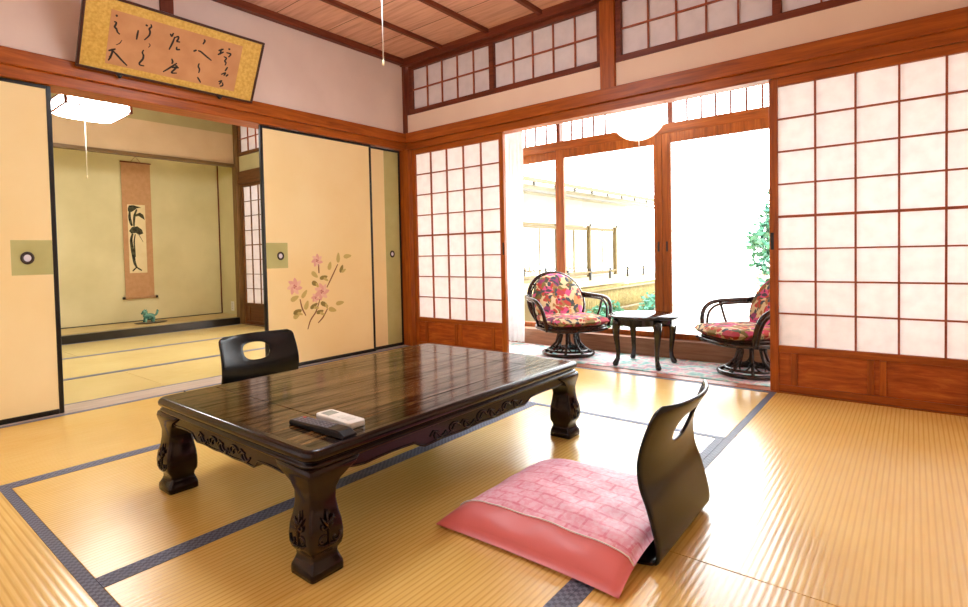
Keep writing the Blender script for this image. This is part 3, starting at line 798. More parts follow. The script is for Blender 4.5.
# ------------------------------------------------------------------ zabuton cushion
def zab_mat():
    m = mat('pink_brocade', (232, 120, 136), .5, .4, sheen=.2)
    tc = nd(m, 'ShaderNodeTexCoord'); mp = nd(m, 'ShaderNodeMapping'); mp.inputs['Rotation'].default_value = (0, 0, radians(2)); mp.inputs['Location'].default_value = (.01, .02, 0)
    lk(m, tc.outputs['Object'], mp.inputs['Vector'])
    br = nd(m, 'ShaderNodeTexBrick'); br.offset = .5; br.inputs['Scale'].default_value = 9.0; br.inputs['Mortar Size'].default_value = .035
    br.inputs['Brick Width'].default_value = .62; br.inputs['Row Height'].default_value = .42
    br.inputs['Color1'].default_value = lin((246, 182, 198)); br.inputs['Color2'].default_value = lin((243, 170, 188)); br.inputs['Mortar'].default_value = lin((226, 110, 132))
    lk(m, mp.outputs['Vector'], br.inputs['Vector'])
    n = nd(m, 'ShaderNodeTexNoise'); n.inputs['Scale'].default_value = 70.0; n.inputs['Detail'].default_value = 3.0; lk(m, tc.outputs['Object'], n.inputs['Vector'])
    r = ramp(m, [(.45, (236, 142, 164)), (.58, (252, 214, 224))]); lk(m, n.outputs['Fac'], r.inputs['Fac'])
    mx = nd(m, 'ShaderNodeMix', data_type='RGBA'); mx.inputs[0].default_value = .4; lk(m, br.outputs['Color'], mx.inputs[6]); lk(m, r.outputs['Color'], mx.inputs[7])
    lk(m, mx.outputs[2], bsdf(m).inputs['Base Color'])
    n2 = nd(m, 'ShaderNodeTexNoise'); n2.inputs['Scale'].default_value = 7.0; n2.inputs['Detail'].default_value = 4.0; lk(m, tc.outputs['Object'], n2.inputs['Vector'])
    bump(m, n2.outputs['Fac'], .5, .012)
    return m
M_ZAB = zab_mat(); M_CORAL = mat('coral_satin', (230, 116, 112), .42, .5, sheen=.2)
zb = thing('zabuton_cushion', (2.676, -1.950, .0145), 'pink square floor cushion with a coral band on the near zaisu', 'floor cushion')
ZA = .285
def zab_pt(u, v, side):
    """u, v -1..1"""
    e = max(abs(u), abs(v))
    pin = 1 - .055 * (1 - abs(u * v)) * e ** 4 if False else 1
    sx = u * ZA * (1 - .022 * (1 - abs(v) ** 2.5) * abs(u) ** 6)
    sy = v * ZA * (1 - .035 * (1 - abs(u) ** 2.5) * abs(v) ** 6)
    h = ((1 - u ** 6) * (1 - v ** 6)) ** .45
    h *= .80 + .20 * (1 - (u * u + v * v) / 2)
    wr = .0035 * sin(u * 9 + v * 4) * sin(v * 11 - u * 3) * h
    e2 = max(-v, -u, 0); mid = .032 - .037 * e2 ** 3
    if side > 0: z = mid + .038 * h + wr
    else: z = max(mid - .032 * h, .0008 if (u > -.72 and v > -.45) else -.0125)
    return (sx, sy, z)
N = 44
mm = MB()
for side in (1, -1):
    vs = [zab_pt(-1 + 2 * i / N, -1 + 2 * j / N, side) for j in range(N + 1) for i in range(N + 1)]; fs_a = []; fs_b = []
    for j in range(N):
        for i in range(N):
            a = j * (N + 1) + i; q = (a, a + 1, a + N + 2, a + N + 1)
            (fs_b if (j + .5) / N < .172 else fs_a).append(q)
    base = len(mm.v); mm.v += vs
    for L_, mi in ((fs_a, 0), (fs_b, 1)):
        for q in L_: mm.f.append(tuple(base + k for k in q)); mm.m.append(mi); mm.sm.append(True)
cush = mm.build('cover', [M_ZAB, M_CORAL], zb, local=True)
wv = cush.modifiers.new('weld', 'WELD'); wv.merge_threshold = .0004
pp = MB(); pp.tube([(lambda q: (q[0], q[1], q[2] + .0028))(zab_pt(-1 + 2 * i / 40, -1 + 2 * .1705, 1)) for i in range(41)], .0024, 6)
pp.build('piping', mat('white_piping', (252, 242, 238), .5), zb, local=True)['label'] = 'white piping along the coral band'

# ------------------------------------------------------------------ framed calligraphy leaning out over the beam
fr = thing('framed_calligraphy', (.05, -1.955, 1.872), 'long framed cursive calligraphy on gold mount tilted out above the fusuma', 'framed calligraphy')
FV = Vector((.185, 0, .354)).normalized(); FN = Vector((1, 0, 0)) * FV.z - Vector((0, 0, 1)) * FV.x
F0 = Vector((.050, -1.955, 1.843))
def fpt(a, b, d=0.0): q = F0 + Vector((0, a, 0)) + FV * b + FN * d; return (q.x, q.y, q.z)
fw, fb, ftp = .4915, -.004, .392
M_FRAME = mat('dark_red_lacquer', (64, 24, 14), .35)
fm = MB()
for a0, a1, b0, b1 in ((-fw, fw, fb, fb + .014), (-fw, fw, ftp - .014, ftp), (-fw, -fw + .014, fb + .014, ftp - .014), (fw - .014, fw, fb + .014, ftp - .014)):
    fm.prism([(a0, b0), (a1, b0), (a1, b1), (a0, b1)], fpt, -.014, .008)
fm.build('frame', M_FRAME, fr, .002)
gold = mottled('gold_brocade', (200, 156, 62), (222, 184, 92), 60, .45, .5)
MB().prism([(-fw + .01, fb + .01), (fw - .01, fb + .01), (fw - .01, ftp - .01), (-fw + .01, ftp - .01)], fpt, -.012, .001).build('mount', gold, fr)
pp = MB().prism([(-.362, .045), (.357, .047), (.357, .334), (-.362, .327)], fpt, .001, .0022).build('writing_paper', mottled('tan_paper', (192, 138, 96), (204, 152, 108), 9, .8), fr)
STROKES = [[[-0.3383,0.3061],[-0.3324,0.2972]],[[-0.3444,0.2682],[-0.3322,0.2686],[-0.3348,0.2541],[-0.3397,0.2423],[-0.3284,0.2354],[-0.3234,0.2196],[-0.31,0.2118]],[[-0.2974,0.1853],[-0.3046,0.1656],[-0.322,0.1523]],[[-0.3537,0.1132],[-0.3384,0.121],[-0.3208,0.1315]],[[-0.338,0.1281],[-0.3334,0.1153],[-0.3394,0.0853],[-0.3481,0.0617]],[[-0.3338,0.1187],[-0.3132,0.103],[-0.2883,0.0809],[-0.2563,0.0565]],[[-0.3447,0.0875],[-0.3383,0.0749]],[[-0.2262,0.2591],[-0.2281,0.2337],[-0.2286,0.2072]],[[-0.1949,0.2969],[-0.1834,0.2948]],[[-0.1698,0.3081],[-0.1634,0.2958],[-0.1762,0.2813],[-0.1678,0.2694],[-0.1682,0.2477],[-0.1907,0.216]],[[-0.1657,0.205],[-0.1564,0.1967],[-0.1659,0.1816]],[[-0.187,0.1626],[-0.1929,0.1464],[-0.1832,0.1343],[-0.1836,0.1121],[-0.2003,0.0856],[-0.1957,0.0757],[-0.1721,0.0765]],[[-0.0654,0.2883],[-0.0559,0.2726],[-0.049,0.2968]],[[-0.0388,0.2776],[-0.047,0.238],[-0.059,0.1994]],[[-0.0383,0.2741],[-0.0187,0.2872],[-0.0193,0.2684],[-0.028,0.2546],[-0.0066,0.257]],[[-0.02,0.2268],[-0.021,0.2099],[0.0,0.2157]],[[-0.0376,0.1538],[-0.0278,0.1372],[-0.0331,0.1244]],[[-0.0056,0.1353],[-0.0338,0.105],[-0.0716,0.0686]],[[-0.0138,0.1177],[0.0003,0.1214],[-0.0109,0.0991],[-0.0322,0.0706],[0.0033,0.0793]],[[-0.0338,0.105],[0.0092,0.112]],[[0.1201,0.3085],[0.1288,0.3033],[0.119,0.2796]],[[0.0731,0.2258],[0.0901,0.2382]],[[0.0981,0.2365],[0.1134,0.2368],[0.1524,0.2159],[0.1855,0.2007]],[[0.1179,0.1672],[0.1138,0.1463],[0.1262,0.1335],[0.1242,0.109]],[[0.1207,0.084],[0.1303,0.0742],[0.1454,0.0558]],[[0.2147,0.2685],[0.2439,0.2861]],[[0.2318,0.2851],[0.2268,0.2478]],[[0.2152,0.2446],[0.2472,0.2694]],[[0.2709,0.296],[0.2839,0.2939]],[[0.2637,0.2698],[0.297,0.2707],[0.2809,0.2461]],[[0.2525,0.2426],[0.2738,0.2401],[0.2617,0.2166],[0.2752,0.2119],[0.2706,0.1927]],[[0.2886,0.1866],[0.2773,0.159]],[[0.2572,0.1334],[0.2869,0.1531],[0.2747,0.1294]],[[0.3013,0.1442],[0.2876,0.1283]],[[0.2497,0.086],[0.2721,0.0996],[0.2567,0.0709]],[[0.2745,0.0876],[0.2824,0.0685],[0.2631,0.0598]]]
INK = mat('ink', (30, 20, 14), .7)
for c0, c1 in ((0, 3), (3, 7), (7, 10), (10, 12), (12, 16), (16, 20), (20, 23), (23, 25), (25, 31), (31, 36)):
    ik = MB()
    for k in range(c0, c1): stroke(ik, STROKES[k], .0105 if k not in (2, 10) else .005, lambda a, b: fpt(a, b, .0026))
    ik.build('ink_character', INK, pp, fix=False)['label'] = 'cursive black ink character'
for a in (-.288, .274):
    k = MB(); k.prism([(a - .012, -.012), (a + .012, -.012), (a + .012, .006), (a - .012, .006)], fpt, -.018, .012)
    k.prism([(a - .006, -.018), (a + .006, -.018), (a + .006, -.004), (a - .006, -.004)], fpt, -.006, .018)
    k.build('bracket', M_BLACKIRON, fr, .002)

# ------------------------------------------------------------------ alcove: hanging scroll, ornament and tray, socket
XS = -3.635
sc = thing('hanging_scroll', (XS, -.895, .36), 'hanging scroll with a black ink painting on the alcove wall', 'hanging scroll')
MB().box(XS - .004, XS - .001, -1.052, -.742, .378, 1.955).build('mounting_cloth', mottled('pinkish_brown_silk', (184, 140, 98), (194, 150, 108), 20, .8), sc)
pp = MB().box(XS - .001, XS + .0005, -1.000, -.812, .663, 1.467).build('painting_paper', mottled('cream_paper', (222, 204, 158), (232, 216, 172), 5, .8), sc)
ik = MB(); fn = lambda a, b: (XS + .0009, a, b)
for poly in [[[-0.995,1.424],[-0.984,1.455],[-0.936,1.461],[-0.88,1.445],[-0.852,1.434],[-0.902,1.426],[-0.924,1.404],[-0.959,1.379],[-0.994,1.385]],[[-0.926,1.35],[-0.869,1.376],[-0.834,1.354],[-0.818,1.292],[-0.843,1.307],[-0.884,1.336],[-0.919,1.327]],[[-0.991,1.157],[-0.959,1.204],[-0.902,1.213],[-0.854,1.175],[-0.842,1.129],[-0.885,1.112],[-0.919,1.135],[-0.968,1.127]]]:
    ik.add([fn(*q) for q in poly], [tuple(range(len(poly)))])
for s, w in ([[-0.977,1.386],[-0.982,1.317],[-0.968,1.248],[-0.958,1.217]], .03), ([[-0.902,1.413],[-0.926,1.35],[-0.935,1.288],[-0.938,1.21]], .025), ([[-0.954,1.127],[-0.975,1.057],[-0.967,0.964],[-0.956,0.871],[-0.946,0.778],[-0.926,0.73]], .034), ([[-0.927,1.119],[-0.943,1.042],[-0.94,0.949],[-.935,.85]], .016), ([[-0.892,1.12],[-0.845,1.027]], .006), ([[-0.926,0.73],[-0.97,0.685]], .016), ([[-0.926,0.73],[-0.871,0.689]], .018):
    stroke(ik, s, w, fn)
ik.build('ink_painting', mottled('wet_ink', (26, 26, 20), (84, 82, 60), 24, .8), pp, fix=False)['label'] = 'black brush painting of bending stems'
q = MB(); q.tube([(XS + .006, -1.060, 1.962), (XS + .006, -.735, 1.962)], .008, 10); q.build('top_rod', M_BZ, sc)
q = MB(); q.tube([(XS + .010, -1.060, .372), (XS + .010, -.735, .372)], .014, 12); q.build('roller', mat('roller_silk', (184, 140, 98), .7), sc)
for y0, y1 in ((-1.085, -1.060), (-.735, -.710)):
    q = MB(); q.tube([(XS + .010, y0, .372), (XS + .010, y1, .372)], .015, 12); q.build('roller_knob', M_BLACK, sc)
q = MB(); q.tube([(XS + .004, -.95, 1.966), (XS + .004, -.898, 2.035), (XS + .004, -.845, 1.966)], .0022, 6); q.tube([(XS - .01, -.898, 2.035), (XS + .012, -.898, 2.035)], .007, 8); q.build('hanging_cord', M_BZ, sc)
tr = MB(); tr.lathe([(.0, .0), (.15, .0), (.17, .006), (.176, .012), (.168, .012), (.155, .008), (.0, .008)], 36, (0, 0, 0), caps=False)
for i, p in enumerate(tr.v): tr.v[i] = (p[0] * .52 - 3.32, p[1] - .905, p[2] + .0885)
tag(tr.build('display_tray', mat('dark_tray_lacquer', (40, 24, 16), .3)), 'flat oval dark tray under the turquoise ornament in the alcove', 'tray')
og = thing('ceramic_ornament', (-3.32, -.925, .0970), 'small turquoise ceramic lion figurine with raised tail in the alcove', 'ornament')
GL = mottled('turquoise_glaze', (46, 106, 98), (116, 172, 154), 24, .2, .6, lo=.4, hi=.6)
ob = MB()
def ell(m, c, r, n=14):
    m.grid(lambda u, v: (c[0] + r[0] * cos(2 * pi * u) * sin(pi * v), c[1] + r[1] * sin(2 * pi * u) * sin(pi * v), c[2] + r[2] * cos(pi * v)), n, n // 2)
ell(ob, (0, .01, .068), (.038, .052, .038)); ell(ob, (0, -.030, .078), (.034, .034, .036))
for sy in (-.038, .045):
    for s in (-1, 1): ob.tube([(s * .022, sy, .055), (s * .025, sy - .006, .022), (s * .025, sy - .010, .004)], [.014, .011, .013], 8)
body = ob.build('body', GL, og, local=True)
hd = MB(); ell(hd, (0, -.044, .118), (.029, .030, .030)); ell(hd, (0, -.070, .108), (.018, .014, .014))
for s in (-1, 1): hd.tube([(s * .018, -.04, .135), (s * .026, -.034, .152)], [.010, .004], 7)
hd.build('head', GL, og, local=True)
tl = MB(); tl.tube([(0, .050, .075), (0, .072, .082), (0, .086, .105), (0, .092, .130), (0, .086, .142)], [.010, .011, .013, .012, .004], 9); tl.build('tail', GL, og, local=True)
so = thing('wall_socket', (-3.36, .083, .195), 'white wall socket on the side wall of the alcove', 'wall socket')
MB().box(-3.395, -3.325, .077, .0848, .135, .255).build('cover_plate', M_WHITE, so, .002)
s_ = MB()
for zz in (.165, .195, .225):
    for dx in (-.007, .007): s_.box(-3.36 + dx - .0012, -3.36 + dx + .0012, .0762, .078, zz - .006, zz + .006)
s_.build('slots', M_BLACKIRON, so)

# ------------------------------------------------------------------ lamps
def square_lamp(cx, cy, zb_, half, hgt, label, frame_m, lit, cord_x, cord_y, cord_z, ceil):
    t = thing('pendant_lamp', (cx, cy, zb_), label, 'pendant lamp', 'square paper pendant lamps')
    sh = MB(); a = half - .006
    for (x0, x1, y0_, y1_) in ((-a, a, -a, -a + .004), (-a, a, a - .004, a), (-a, -a + .004, -a + .004, a - .004), (a - .004, a, -a + .004, a - .004)):
        sh.box(cx + x0, cx + x1, cy + y0_, cy + y1_, zb_ + .012, zb_ + hgt)
    sh.build('paper_shade', lit, t)
    # lens-shaped diffuser under the frame
    df = MB(); n = 14
    def dfp(u, v):
        x, y = -a + 2 * a * u, -a + 2 * a * v
        return (cx + x, cy + y, zb_ + .012 - .045 * (1 - (2 * u - 1) ** 4) ** .5 * (1 - (2 * v - 1) ** 4) ** .5)
    df.grid(dfp, n, n); df.build('diffuser', lit, t)
    fm = MB()
    for sx in (-1, 1):
        for sy in (-1, 1): fm.box(cx + sx * half - .010, cx + sx * half + .010, cy + sy * half - .010, cy + sy * half + .010, zb_ + .004, zb_ + hgt + .006)
    for s in (-1, 1):
        fm.box(cx - half, cx + half, cy + s * half - .006, cy + s * half + .006, zb_ + .004, zb_ + .016); fm.box(cx + s * half - .006, cx + s * half + .006, cy - half, cy + half, zb_ + .004, zb_ + .016)
        fm.box(cx - half, cx + half, cy + s * half - .006, cy + s * half + .006, zb_ + hgt, zb_ + hgt + .012); fm.box(cx + s * half - .006, cx + s * half + .006, cy - half, cy + half, zb_ + hgt, zb_ + hgt + .012)
    fm.box(cx - half, cx + half, cy - half, cy + half, zb_ + hgt + .012, zb_ + hgt + .020)
    fm.build('wooden_frame', frame_m, t)
    rd = MB(); rd.tube([(cx, cy, zb_ + hgt + .02), (cx, cy, ceil)], .006, 8); rd.lathe([(.05, -.03), (.05, 0)], 20, (cx, cy, ceil)); rd.build('suspension_cord', M_WHITE, t)
    pc = MB(); pc.tube([(cord_x, cord_y, zb_ - .02), (cord_x, cord_y, cord_z + .02)], .0022, 6); pcd = pc.build('pull_cord', M_WHITE, t)
    kb = MB(); kb.lathe([(.001, .026), (.0035, .024), (.0045, .012), (.0055, .002), (.003, 0)], 10, (cord_x, cord_y, cord_z)); kb.build('cord_knob', mat('ivory_knob', (244, 226, 180), .4), pcd)
    return t
square_lamp(1.60, -1.72, 2.14, .26, .13, 'square paper pendant lamp over the low table with a white pull cord', M_WX, M_LAMP, 1.577, -1.660, 1.683, CZ)
square_lamp(-1.82, -1.85, 2.03, .225, .098, 'lit square paper pendant lamp in the next room', M_BX, M_LAMP2, -1.86, -1.88, 1.50, 2.56)
gl = thing('globe_lamp', (1.995, .30, 1.775), 'round white globe lamp hanging over the veranda table', 'globe lamp')
g = MB(); g.lathe([(max(.002, .188 * sin(pi * k / 28)), -.188 * cos(pi * k / 28)) for k in range(29)], 40, (1.995, .30, 1.755)); g.build('globe', M_GLOBE, gl)
g = MB(); g.tube([(1.995, .30, 1.945), (1.995, .30, 2.46)], .006, 8); g.lathe([(.045, -.025), (.045, 0)], 20, (1.995, .30, 2.46)); g.lathe([(.035, 0), (.035, .03)], 16, (1.995, .3, 1.94)); g.build('hanging_rod', M_WHITE, gl)
g = MB(); g.tube([(2.0, .30, 1.570), (2.0, .30, 1.525)], .003, 6); g.build('pull_cord', M_WHITE, gl)

# ------------------------------------------------------------------ rattan swivel chairs
def floral():
    m = mat('floral_chintz', (222, 206, 172), .8, .15)
    tc = nd(m, 'ShaderNodeTexCoord'); v = tc.outputs['Object']
    ns = nd(m, 'ShaderNodeTexNoise'); ns.inputs['Scale'].default_value = 9.0; ns.inputs['Detail'].default_value = 3.0; lk(m, v, ns.inputs['Vector'])
    ad = nd(m, 'ShaderNodeMix', data_type='VECTOR'); ad.inputs[0].default_value = .10; lk(m, v, ad.inputs[4]); lk(m, ns.outputs['Color'], ad.inputs[5])
    base = ramp(m, [(0, (206, 184, 142)), (1, (206, 184, 142))])
    cur_ = base.outputs['Color']
    for sc_, th, cols in ((18.0, .70, [(0, (122, 104, 58)), (.4, (156, 112, 70)), (.7, (84, 84, 60))]), (15.0, .52, [(0, (200, 84, 124)), (.45, (170, 66, 78)), (.7, (206, 140, 92)), (.85, (140, 64, 104))]), (30.0, .50, [(0, (70, 74, 80)), (.5, (176, 70, 60)), (1, (196, 110, 60))])):
        vo = nd(m, 'ShaderNodeTexVoronoi'); vo.inputs['Scale'].default_value = sc_; lk(m, ad.outputs[1], vo.inputs['Vector'])
        r = ramp(m, cols, 'CONSTANT'); sp = nd(m, 'ShaderNodeSeparateColor'); lk(m, vo.outputs['Color'], sp.inputs[0]); lk(m, sp.outputs[0], r.inputs['Fac'])
        lt = nd(m, 'ShaderNodeMath', operation='LESS_THAN'); lt.inputs[1].default_value = th; lk(m, vo.outputs['Distance'], lt.inputs[0])
        gt = nd(m, 'ShaderNodeMath', operation='GREATER_THAN'); gt.inputs[1].default_value = .34; lk(m, sp.outputs[1], gt.inputs[0])
        mu = nd(m, 'ShaderNodeMath', operation='MULTIPLY'); lk(m, lt.outputs[0], mu.inputs[0]); lk(m, gt.outputs[0], mu.inputs[1])
        mx = nd(m, 'ShaderNodeMix', data_type='RGBA'); lk(m, mu.outputs[0], mx.inputs[0]); lk(m, cur_, mx.inputs[6]); lk(m, r.outputs['Color'], mx.inputs[7]); cur_ = mx.outputs[2]
    lk(m, cur_, bsdf(m).inputs['Base Color'])
    return m
M_FLORAL = floral()
M_RATTAN = mottled('dark_brown_rattan', (32, 18, 12), (54, 30, 20), 30, .25, .35)
def make_rattan(loc, rz, label):
    t = thing('rattan_chair', loc, label, 'rattan armchair', 'rattan swivel chairs', rz)
    def ring(m, cx, r, z, tr, n=36, ry=None): m.tube([(cx + r * cos(2 * pi * k / n), (ry or r) * sin(2 * pi * k / n), z) for k in range(n)], tr, 8, True)
    b = MB(); ring(b, 0, .205, .018, .016); ring(b, 0, .165, .044, .010); ring(b, 0, .085, .195, .012)
    for k in range(8):
        a = 2 * pi * k / 8 + .2
        b.tube([(r * cos(a), r * sin(a), z) for r, z in ((.085, .205), (.082, .16), (.10, .10), (.15, .05), (.20, .022))], .011, 7)
        a2 = a + pi / 8          # hanging loops between the legs
        b.tube([((.10 + .075 * (1 - abs(u))) * cos(a + pi / 8 + u * pi / 8), (.10 + .075 * (1 - abs(u))) * sin(a + pi / 8 + u * pi / 8), .105 - .065 * (1 - u * u)) for u in (-1, -.6, -.2, .2, .6, 1)], .006, 6)
    b.build('swivel_base', M_RATTAN, t, local=True)
    h = MB(); h.lathe([(.085, .195), (.09, .205), (.09, .218), (.05, .228)], 24); h.build('swivel_hub', M_BLACKIRON, t, local=True)
    s = MB()
    def sq(cx, hx, hy, z, tr, e=3.0, n=40):
        P = []
        for k in range(n):
            a = 2 * pi * k / n; c_, s_2 = cos(a), sin(a); q = (abs(c_) ** e + abs(s_2) ** e) ** (-1 / e); P.append((cx + hx * q * c_, hy * q * s_2, z))
        s.tube(P, tr, 8, True)
    sq(.05, .25, .26, .238, .016); sq(.05, .235, .245, .262, .010)
    for k in range(7):
        y = -.21 + .07 * k; s.tube([(-.18, y, .24), (.28, y, .24)], .009, 6)
    s.build('seat_frame', M_RATTAN, t, local=True)
    # reclined oval back hoop
    ax = Vector((-.36, 0, .93)).normalized()
    def bp(a, hx, hy, d=0.0):
        c0 = Vector((-.215, 0, .432)); n_ = Vector((ax.z, 0, -ax.x))
        q = c0 + Vector((0, 1, 0)) * (hx * sin(a)) + ax * (hy * cos(a)) + n_ * d
        return q
    k = MB()
    k.tube([tuple(bp(2 * pi * q / 40, .262, .268)) for q in range(40)], .016, 8, True)
    k.tube([tuple(bp(2 * pi * q / 40, .236, .240, -.008)) for q in range(40)], .008, 6, True)
    for q in range(-3, 4):
        y = q * .06; hh = .255 * sqrt(max(0, 1 - (y / .25) ** 2)); k.tube([tuple(Vector((-.215, y, .432)) + ax * s1 * hh - Vector((.012, 0, 0))) for s1 in (-1, 0, 1)], .007, 6)
    k.build('back_hoop', M_RATTAN, t, local=True)
    for sd in (1, -1):
        m_ = MB()
        P = [(-.245, sd * .235, .50), (-.20, sd * .285, .487), (-.10, sd * .315, .482), (.02, sd * .325, .478), (.10, sd * .322, .462), (.155, sd * .312, .420), (.18, sd * .298, .350), (.185, sd * .275, .245)]
        Q = []
        for i in range(len(P) - 1):
            for j in range(3):
                u = j / 3; p0 = P[max(i - 1, 0)]; p1 = P[i]; p2 = P[i + 1]; p3 = P[min(i + 2, len(P) - 1)]
                Q.append(tuple(.5 * ((2 * p1[c]) + (-p0[c] + p2[c]) * u + (2 * p0[c] - 5 * p1[c] + 4 * p2[c] - p3[c]) * u * u + (-p0[c] + 3 * p1[c] - 3 * p2[c] + p3[c]) * u ** 3) for c in range(3)))
        Q.append(P[-1])
        m_.tube(Q, .0155, 8); m_.tube([(q[0] * .93 - .02, q[1] * .955, q[2] - .022) for q in Q[2:]], .010, 7)
        m_.tube([(.02, sd * .320, .47), (.0, sd * .30, .36), (-.02, sd * .262, .245)], .010, 7)
        m_.build('armrest', M_RATTAN, t, local=True)
    def pillow(fn, n=26):
        m_ = MB()
        for sd in (1, -1): m_.grid(lambda u, v: fn(-1 + 2 * u, -1 + 2 * v, sd), n, n)
        return m_
    def seatc(u, v, sd):
        # square -> rounded square map
        e = max(abs(u), abs(v)); l = sqrt(u * u + v * v) or 1; q = e / l; mix = .45
        x, y = u * (1 - mix) + u * q * mix * 1.0, v * (1 - mix) + v * q * mix * 1.0
        hgt = (1 - e ** 8) ** .5
        return (.065 + x * .262, y * .258, .304 + sd * .036 * hgt)
    c = pillow(seatc).build('seat_cushion', M_FLORAL, t, local=True); w1 = c.modifiers.new('weld', 'WELD'); w1.merge_threshold = .0005
    def backc(u, v, sd):
        e = max(abs(u), abs(v)); l = sqrt(u * u + v * v) or 1; q = e / l
        x, y = u * q * .235, v * q * .240
        return tuple(Vector((-.215, 0, .438)) + Vector((0, x, 0)) + ax * y + Vector((ax.z, 0, -ax.x)) * (.040 + sd * .036 * (1 - e ** 5) ** .5))
    c = pillow(backc).build('back_cushion', M_FLORAL, t, local=True); w1 = c.modifiers.new('weld', 'WELD'); w1.merge_threshold = .0005
    return t
ch = make_rattan((1.405, .325, .0085), radians(-34), 'dark rattan swivel chair with flowered cushions beside the white curtain')
ch.scale = (.92, .92, .92); c2 = copy_tree(ch); c2.location = (2.690, .355, .0085); c2.rotation_euler = (0, 0, radians(228)); c2.scale = (.92, .92, .92)
c2['label'] = 'dark rattan swivel chair with flowered cushions half hidden by right shoji'

# ------------------------------------------------------------------ round veranda table
rt = thing('side_table', (2.03, .285, .0085), 'small round black table with curved legs between the rattan chairs', 'side table')
M_EB = mat('ebony_lacquer', (14, 12, 14), .16, .5, coat=.3)
m = MB(); m.lathe([(.0, .330), (.222, .330), (.236, .334), (.241, .342), (.236, .350), (.0, .352)], 44, caps=False); m.build('table_top', M_EB, rt, local=True)
m = MB()
R0 = .205
def ap(k, n=64):
    a = 2 * pi * k / n; lowz = .276 + .012 * abs(sin(2 * a)) ** .6
    return [(R0 * cos(a), R0 * sin(a), lowz), (R0 * cos(a), R0 * sin(a), .331), ((R0 - .016) * cos(a), (R0 - .016) * sin(a), .331), ((R0 - .016) * cos(a), (R0 - .016) * sin(a), lowz)]
rg = [ap(k) for k in range(65)]
m.rings(rg, 0, False, False, False); m.build('apron', M_EB, rt, local=True)
for k in range(4):
    a = pi / 4 + k * pi / 2; m = MB()
    pr = [(.192, .328, .031), (.200, .29, .030), (.206, .25, .026), (.203, .20, .021), (.196, .14, .017), (.191, .09, .0145), (.195, .05, .015), (.208, .022, .019), (.214, .010, .020), (.214, .001, .014)]
    m.tube([(r * cos(a), r * sin(a), zz) for r, zz, _ in pr], [w_ for _, _, w_ in pr], 10); m.build('leg', M_EB, rt, local=True)

# ------------------------------------------------------------------ outside: garden, wing of the building, fence, planting
struct('ground_garden', MB().box(-14, 18, .75, 30, -.60, -.50), mottled('pale_gravel', (214, 208, 194), (232, 228, 216), 3, .9))
XW = -1.2; YE = 9.3
wg = thing('corridor_wing', (XW - 1, 6.5, -.5), 'pale glazed corridor wing of the inn across the garden', 'building')
CW = mat('pale_wood_wall', (176, 156, 112), .8); RO = mat('grey_roof', (150, 148, 146), .6); YP = mat('yellowish_post', (92, 74, 38), .7)
MB().box(XW - 1.9, XW - .72, 3.0, YE - .2, -.5, .26).build('base_wall', CW, wg)
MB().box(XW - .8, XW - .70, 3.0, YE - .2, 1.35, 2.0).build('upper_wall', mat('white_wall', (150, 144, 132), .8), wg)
MB().box(XW - 1.9, XW - 1.8, 3.0, YE - .2, .26, 2.0).build('inner_wall', CW, wg)
MB().box(XW - .8, XW + .05, 3.0, YE - .2, .16, .26).build('gallery_floor', CW, wg)
r = MB(); r.prism([(XW + .10, 1.98), (XW + .10, 2.03), (XW - 2.2, 2.85), (XW - 2.2, 2.78)], lambda a, b, d: (a, d, b), 2.6, YE); r.build('roof', RO, wg)
MB().box(XW + .02, XW + .05, 2.7, YE, 1.76, 1.80).build('eave_gutter', mat('grey_gutter', (62, 54, 40), .6), wg)
MB().box(XW + .06, XW + .098, 2.7, YE, 1.91, 1.975).build('fascia', YP, wg)
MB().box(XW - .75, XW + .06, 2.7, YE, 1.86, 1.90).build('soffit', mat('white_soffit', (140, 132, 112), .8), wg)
for k in range(9):
    y = 3.2 + k * .66; q = MB(); q.box(XW + .0, XW + .075, y - .025, y + .025, 1.86, 1.91); q.build('rafter_end', mat('dark_rafter_end', (50, 44, 34), .7), wg)
for k in range(5):
    y = 3.3 + k * 1.32; MB().box(XW - .78, XW - .70, y - .04, y + .04, .26, 1.4).build('post', YP, wg)
for k in range(4):
    y = 3.36 + k * 1.32; w_ = MB(); w_.box(XW - .755, XW - .735, y, y + 1.2, .30, .36); w_.box(XW - .755, XW - .735, y, y + 1.2, 1.25, 1.33); w_.box(XW - .755, XW - .735, y + .58, y + .62, .36, 1.25)
    o = w_.build('window_frame', YP, wg); MB().add([(XW - .745, y, .36), (XW - .745, y + 1.2, .36), (XW - .745, y + 1.2, 1.25), (XW - .745, y, 1.25)], [(0, 1, 2, 3)]).build('window_glass', M_GLASS, o)
for k in range(5):
    y = 5.0 + k * .85; MB().box(XW - .02, XW + .02, y - .02, y + .02, .26, .48).build('railing_post', M_BLACKIRON, wg)
MB().box(XW - .02, XW + .02, 3.0, YE - .3, .41, .435).build('handrail', YP, wg)
fe = thing('bamboo_fence', (XW + .15, 7, -.5), 'low yellowish bamboo fence below the corridor wing railing', 'fence')
BAM = mottled('dry_bamboo', (100, 84, 46), (128, 112, 68), 30, .6)
f = MB()
for k in range(72): y = 4.2 + k * .068; f.tube([(XW + .15, y, -.5), (XW + .15, y, .14)], .028, 6)
f.build('bamboo_canes', BAM, fe)
f = MB()
for zz in (-.32, .08): f.tube([(XW + .19, 4.15, zz), (XW + .19, 9.15, zz)], .022, 7)
f.build('cross_rails', YP, fe)
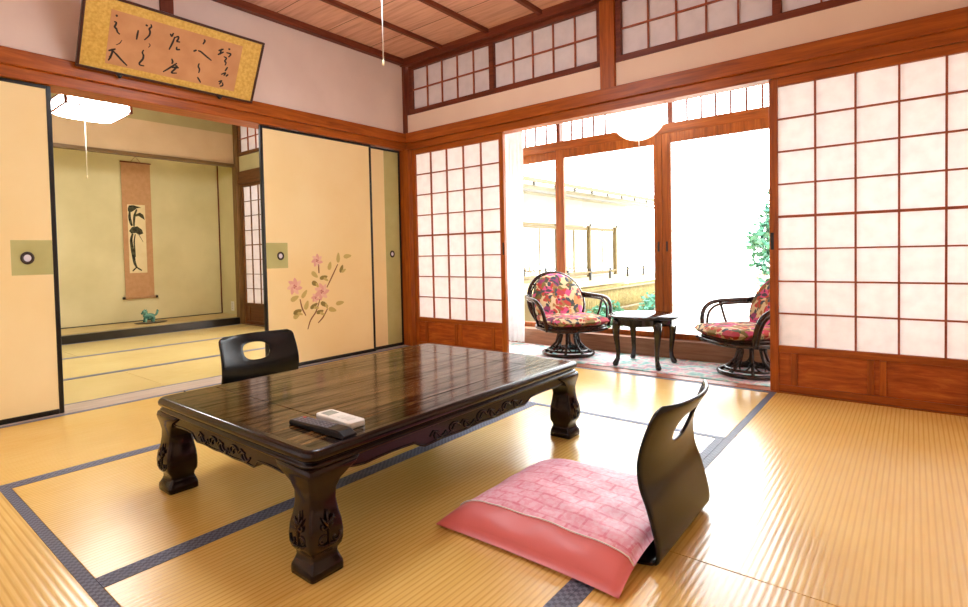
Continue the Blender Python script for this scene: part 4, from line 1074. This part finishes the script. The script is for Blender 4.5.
def leaves(m, c, r, n, size, rg, fl_=1.0):
    for _ in range(n):
        while True:
            p = Vector((rg.uniform(-1, 1), rg.uniform(-1, 1), rg.uniform(-1, 1)))
            if .15 < p.length < 1: break
        p = Vector((p.x * r[0], p.y * r[1], p.z * r[2])) + Vector(c)
        d = Vector((rg.gauss(0, 1), rg.gauss(0, 1), rg.gauss(-.1, .5))).normalized(); s = d.cross(Vector((rg.gauss(0, 1), rg.gauss(0, 1), rg.gauss(0, 1)))).normalized()
        L = size * rg.uniform(.6, 1.3); n_ = d.cross(s) * L * .12
        m.add([p, p + d * L * .5 + s * L * .24 + n_, p + d * L, p + d * L * .5 - s * L * .24 + n_], [(0, 1, 2, 3)], rg.randrange(2), True)
rg = random.Random(11)
G1 = mat('leaf_green', (44, 92, 54), .5); G2 = mat('leaf_blue_green', (66, 124, 98), .5); TRK = mat('bark', (112, 88, 66), .9)
TX, TY = 2.17, 4.6
tr = thing('garden_tree', (TX, TY, -.5), 'blue-green garden tree seen through the right glass door', 'tree')
m = MB()
for (a, b, z_, r1) in [(.16, 0, 1.75, .16), (.1, 0, 1.52, .22), (.08, .05, 1.3, .28), (.05, 0, 1.1, .36), (-.02, -.05, .88, .40), (.05, .1, .62, .42), (.1, .05, .35, .36), (.15, .05, .1, .34)]:
    leaves(m, (TX + a, TY + b, z_), (r1, r1, r1 * .5), 420, .12, rg)
m.build('foliage', [G1, G2], tr, fix=False)
m = MB(); m.tube([(TX, TY, -.5), (TX - .02, TY, .5), (TX + .02, TY + .02, 1.6)], [.08, .06, .02], 8)
for k in range(8):
    a = k * 2.4; z_ = .2 + .2 * k; m.tube([(TX, TY, z_ - .3), (TX + .3 * cos(a), TY + .3 * sin(a), z_ - .18)], [.02, .008], 6)
m.build('trunk', TRK, tr)
for (x, y, z_, r1, lab, cc) in [(-.55, 5.2, -.28, .30, 'rounded low shrub before the bamboo fence, behind the rattan chair', (G1, G2)), (-.35, 6.9, -.25, .32, 'pale low shrub further along the bamboo fence', (G2, G2)),
                        (1.35, 9.5, .1, .6, 'faint russet shrub far behind the right glass door', (mat('russet_leaf', (176, 116, 84), .7), mat('straw_leaf', (180, 152, 104), .7)))]:
    s = thing('garden_shrub', (x, y, -.5), lab, 'shrub', 'garden shrubs'); m = MB(); leaves(m, (x, y, z_), (r1, r1, r1 * .75), 420, .09 + r1 * .06, rg); m.build('foliage', list(cc), s, fix=False)
    m = MB()
    for k in range(4): m.tube([(x, y, -.5), (x + .4 * r1 * cos(k * 1.7), y + .4 * r1 * sin(k * 1.7), z_)], [.018, .006], 6)
    m.build('stems', TRK, s)

# ------------------------------------------------------------------ daylight
w = bpy.data.worlds.new('overcast_sky'); SC.world = w; w.use_nodes = True
bg = w.node_tree.nodes['Background']; bg.inputs['Color'].default_value = (.95, .98, 1.0, 1); bg.inputs['Strength'].default_value = SKY
SC.view_settings.view_transform = 'Standard'; SC.view_settings.look = 'None'; SC.view_settings.gamma = 1.0
SC.view_settings.use_curve_mapping = False; SC.view_settings.exposure = 0.08
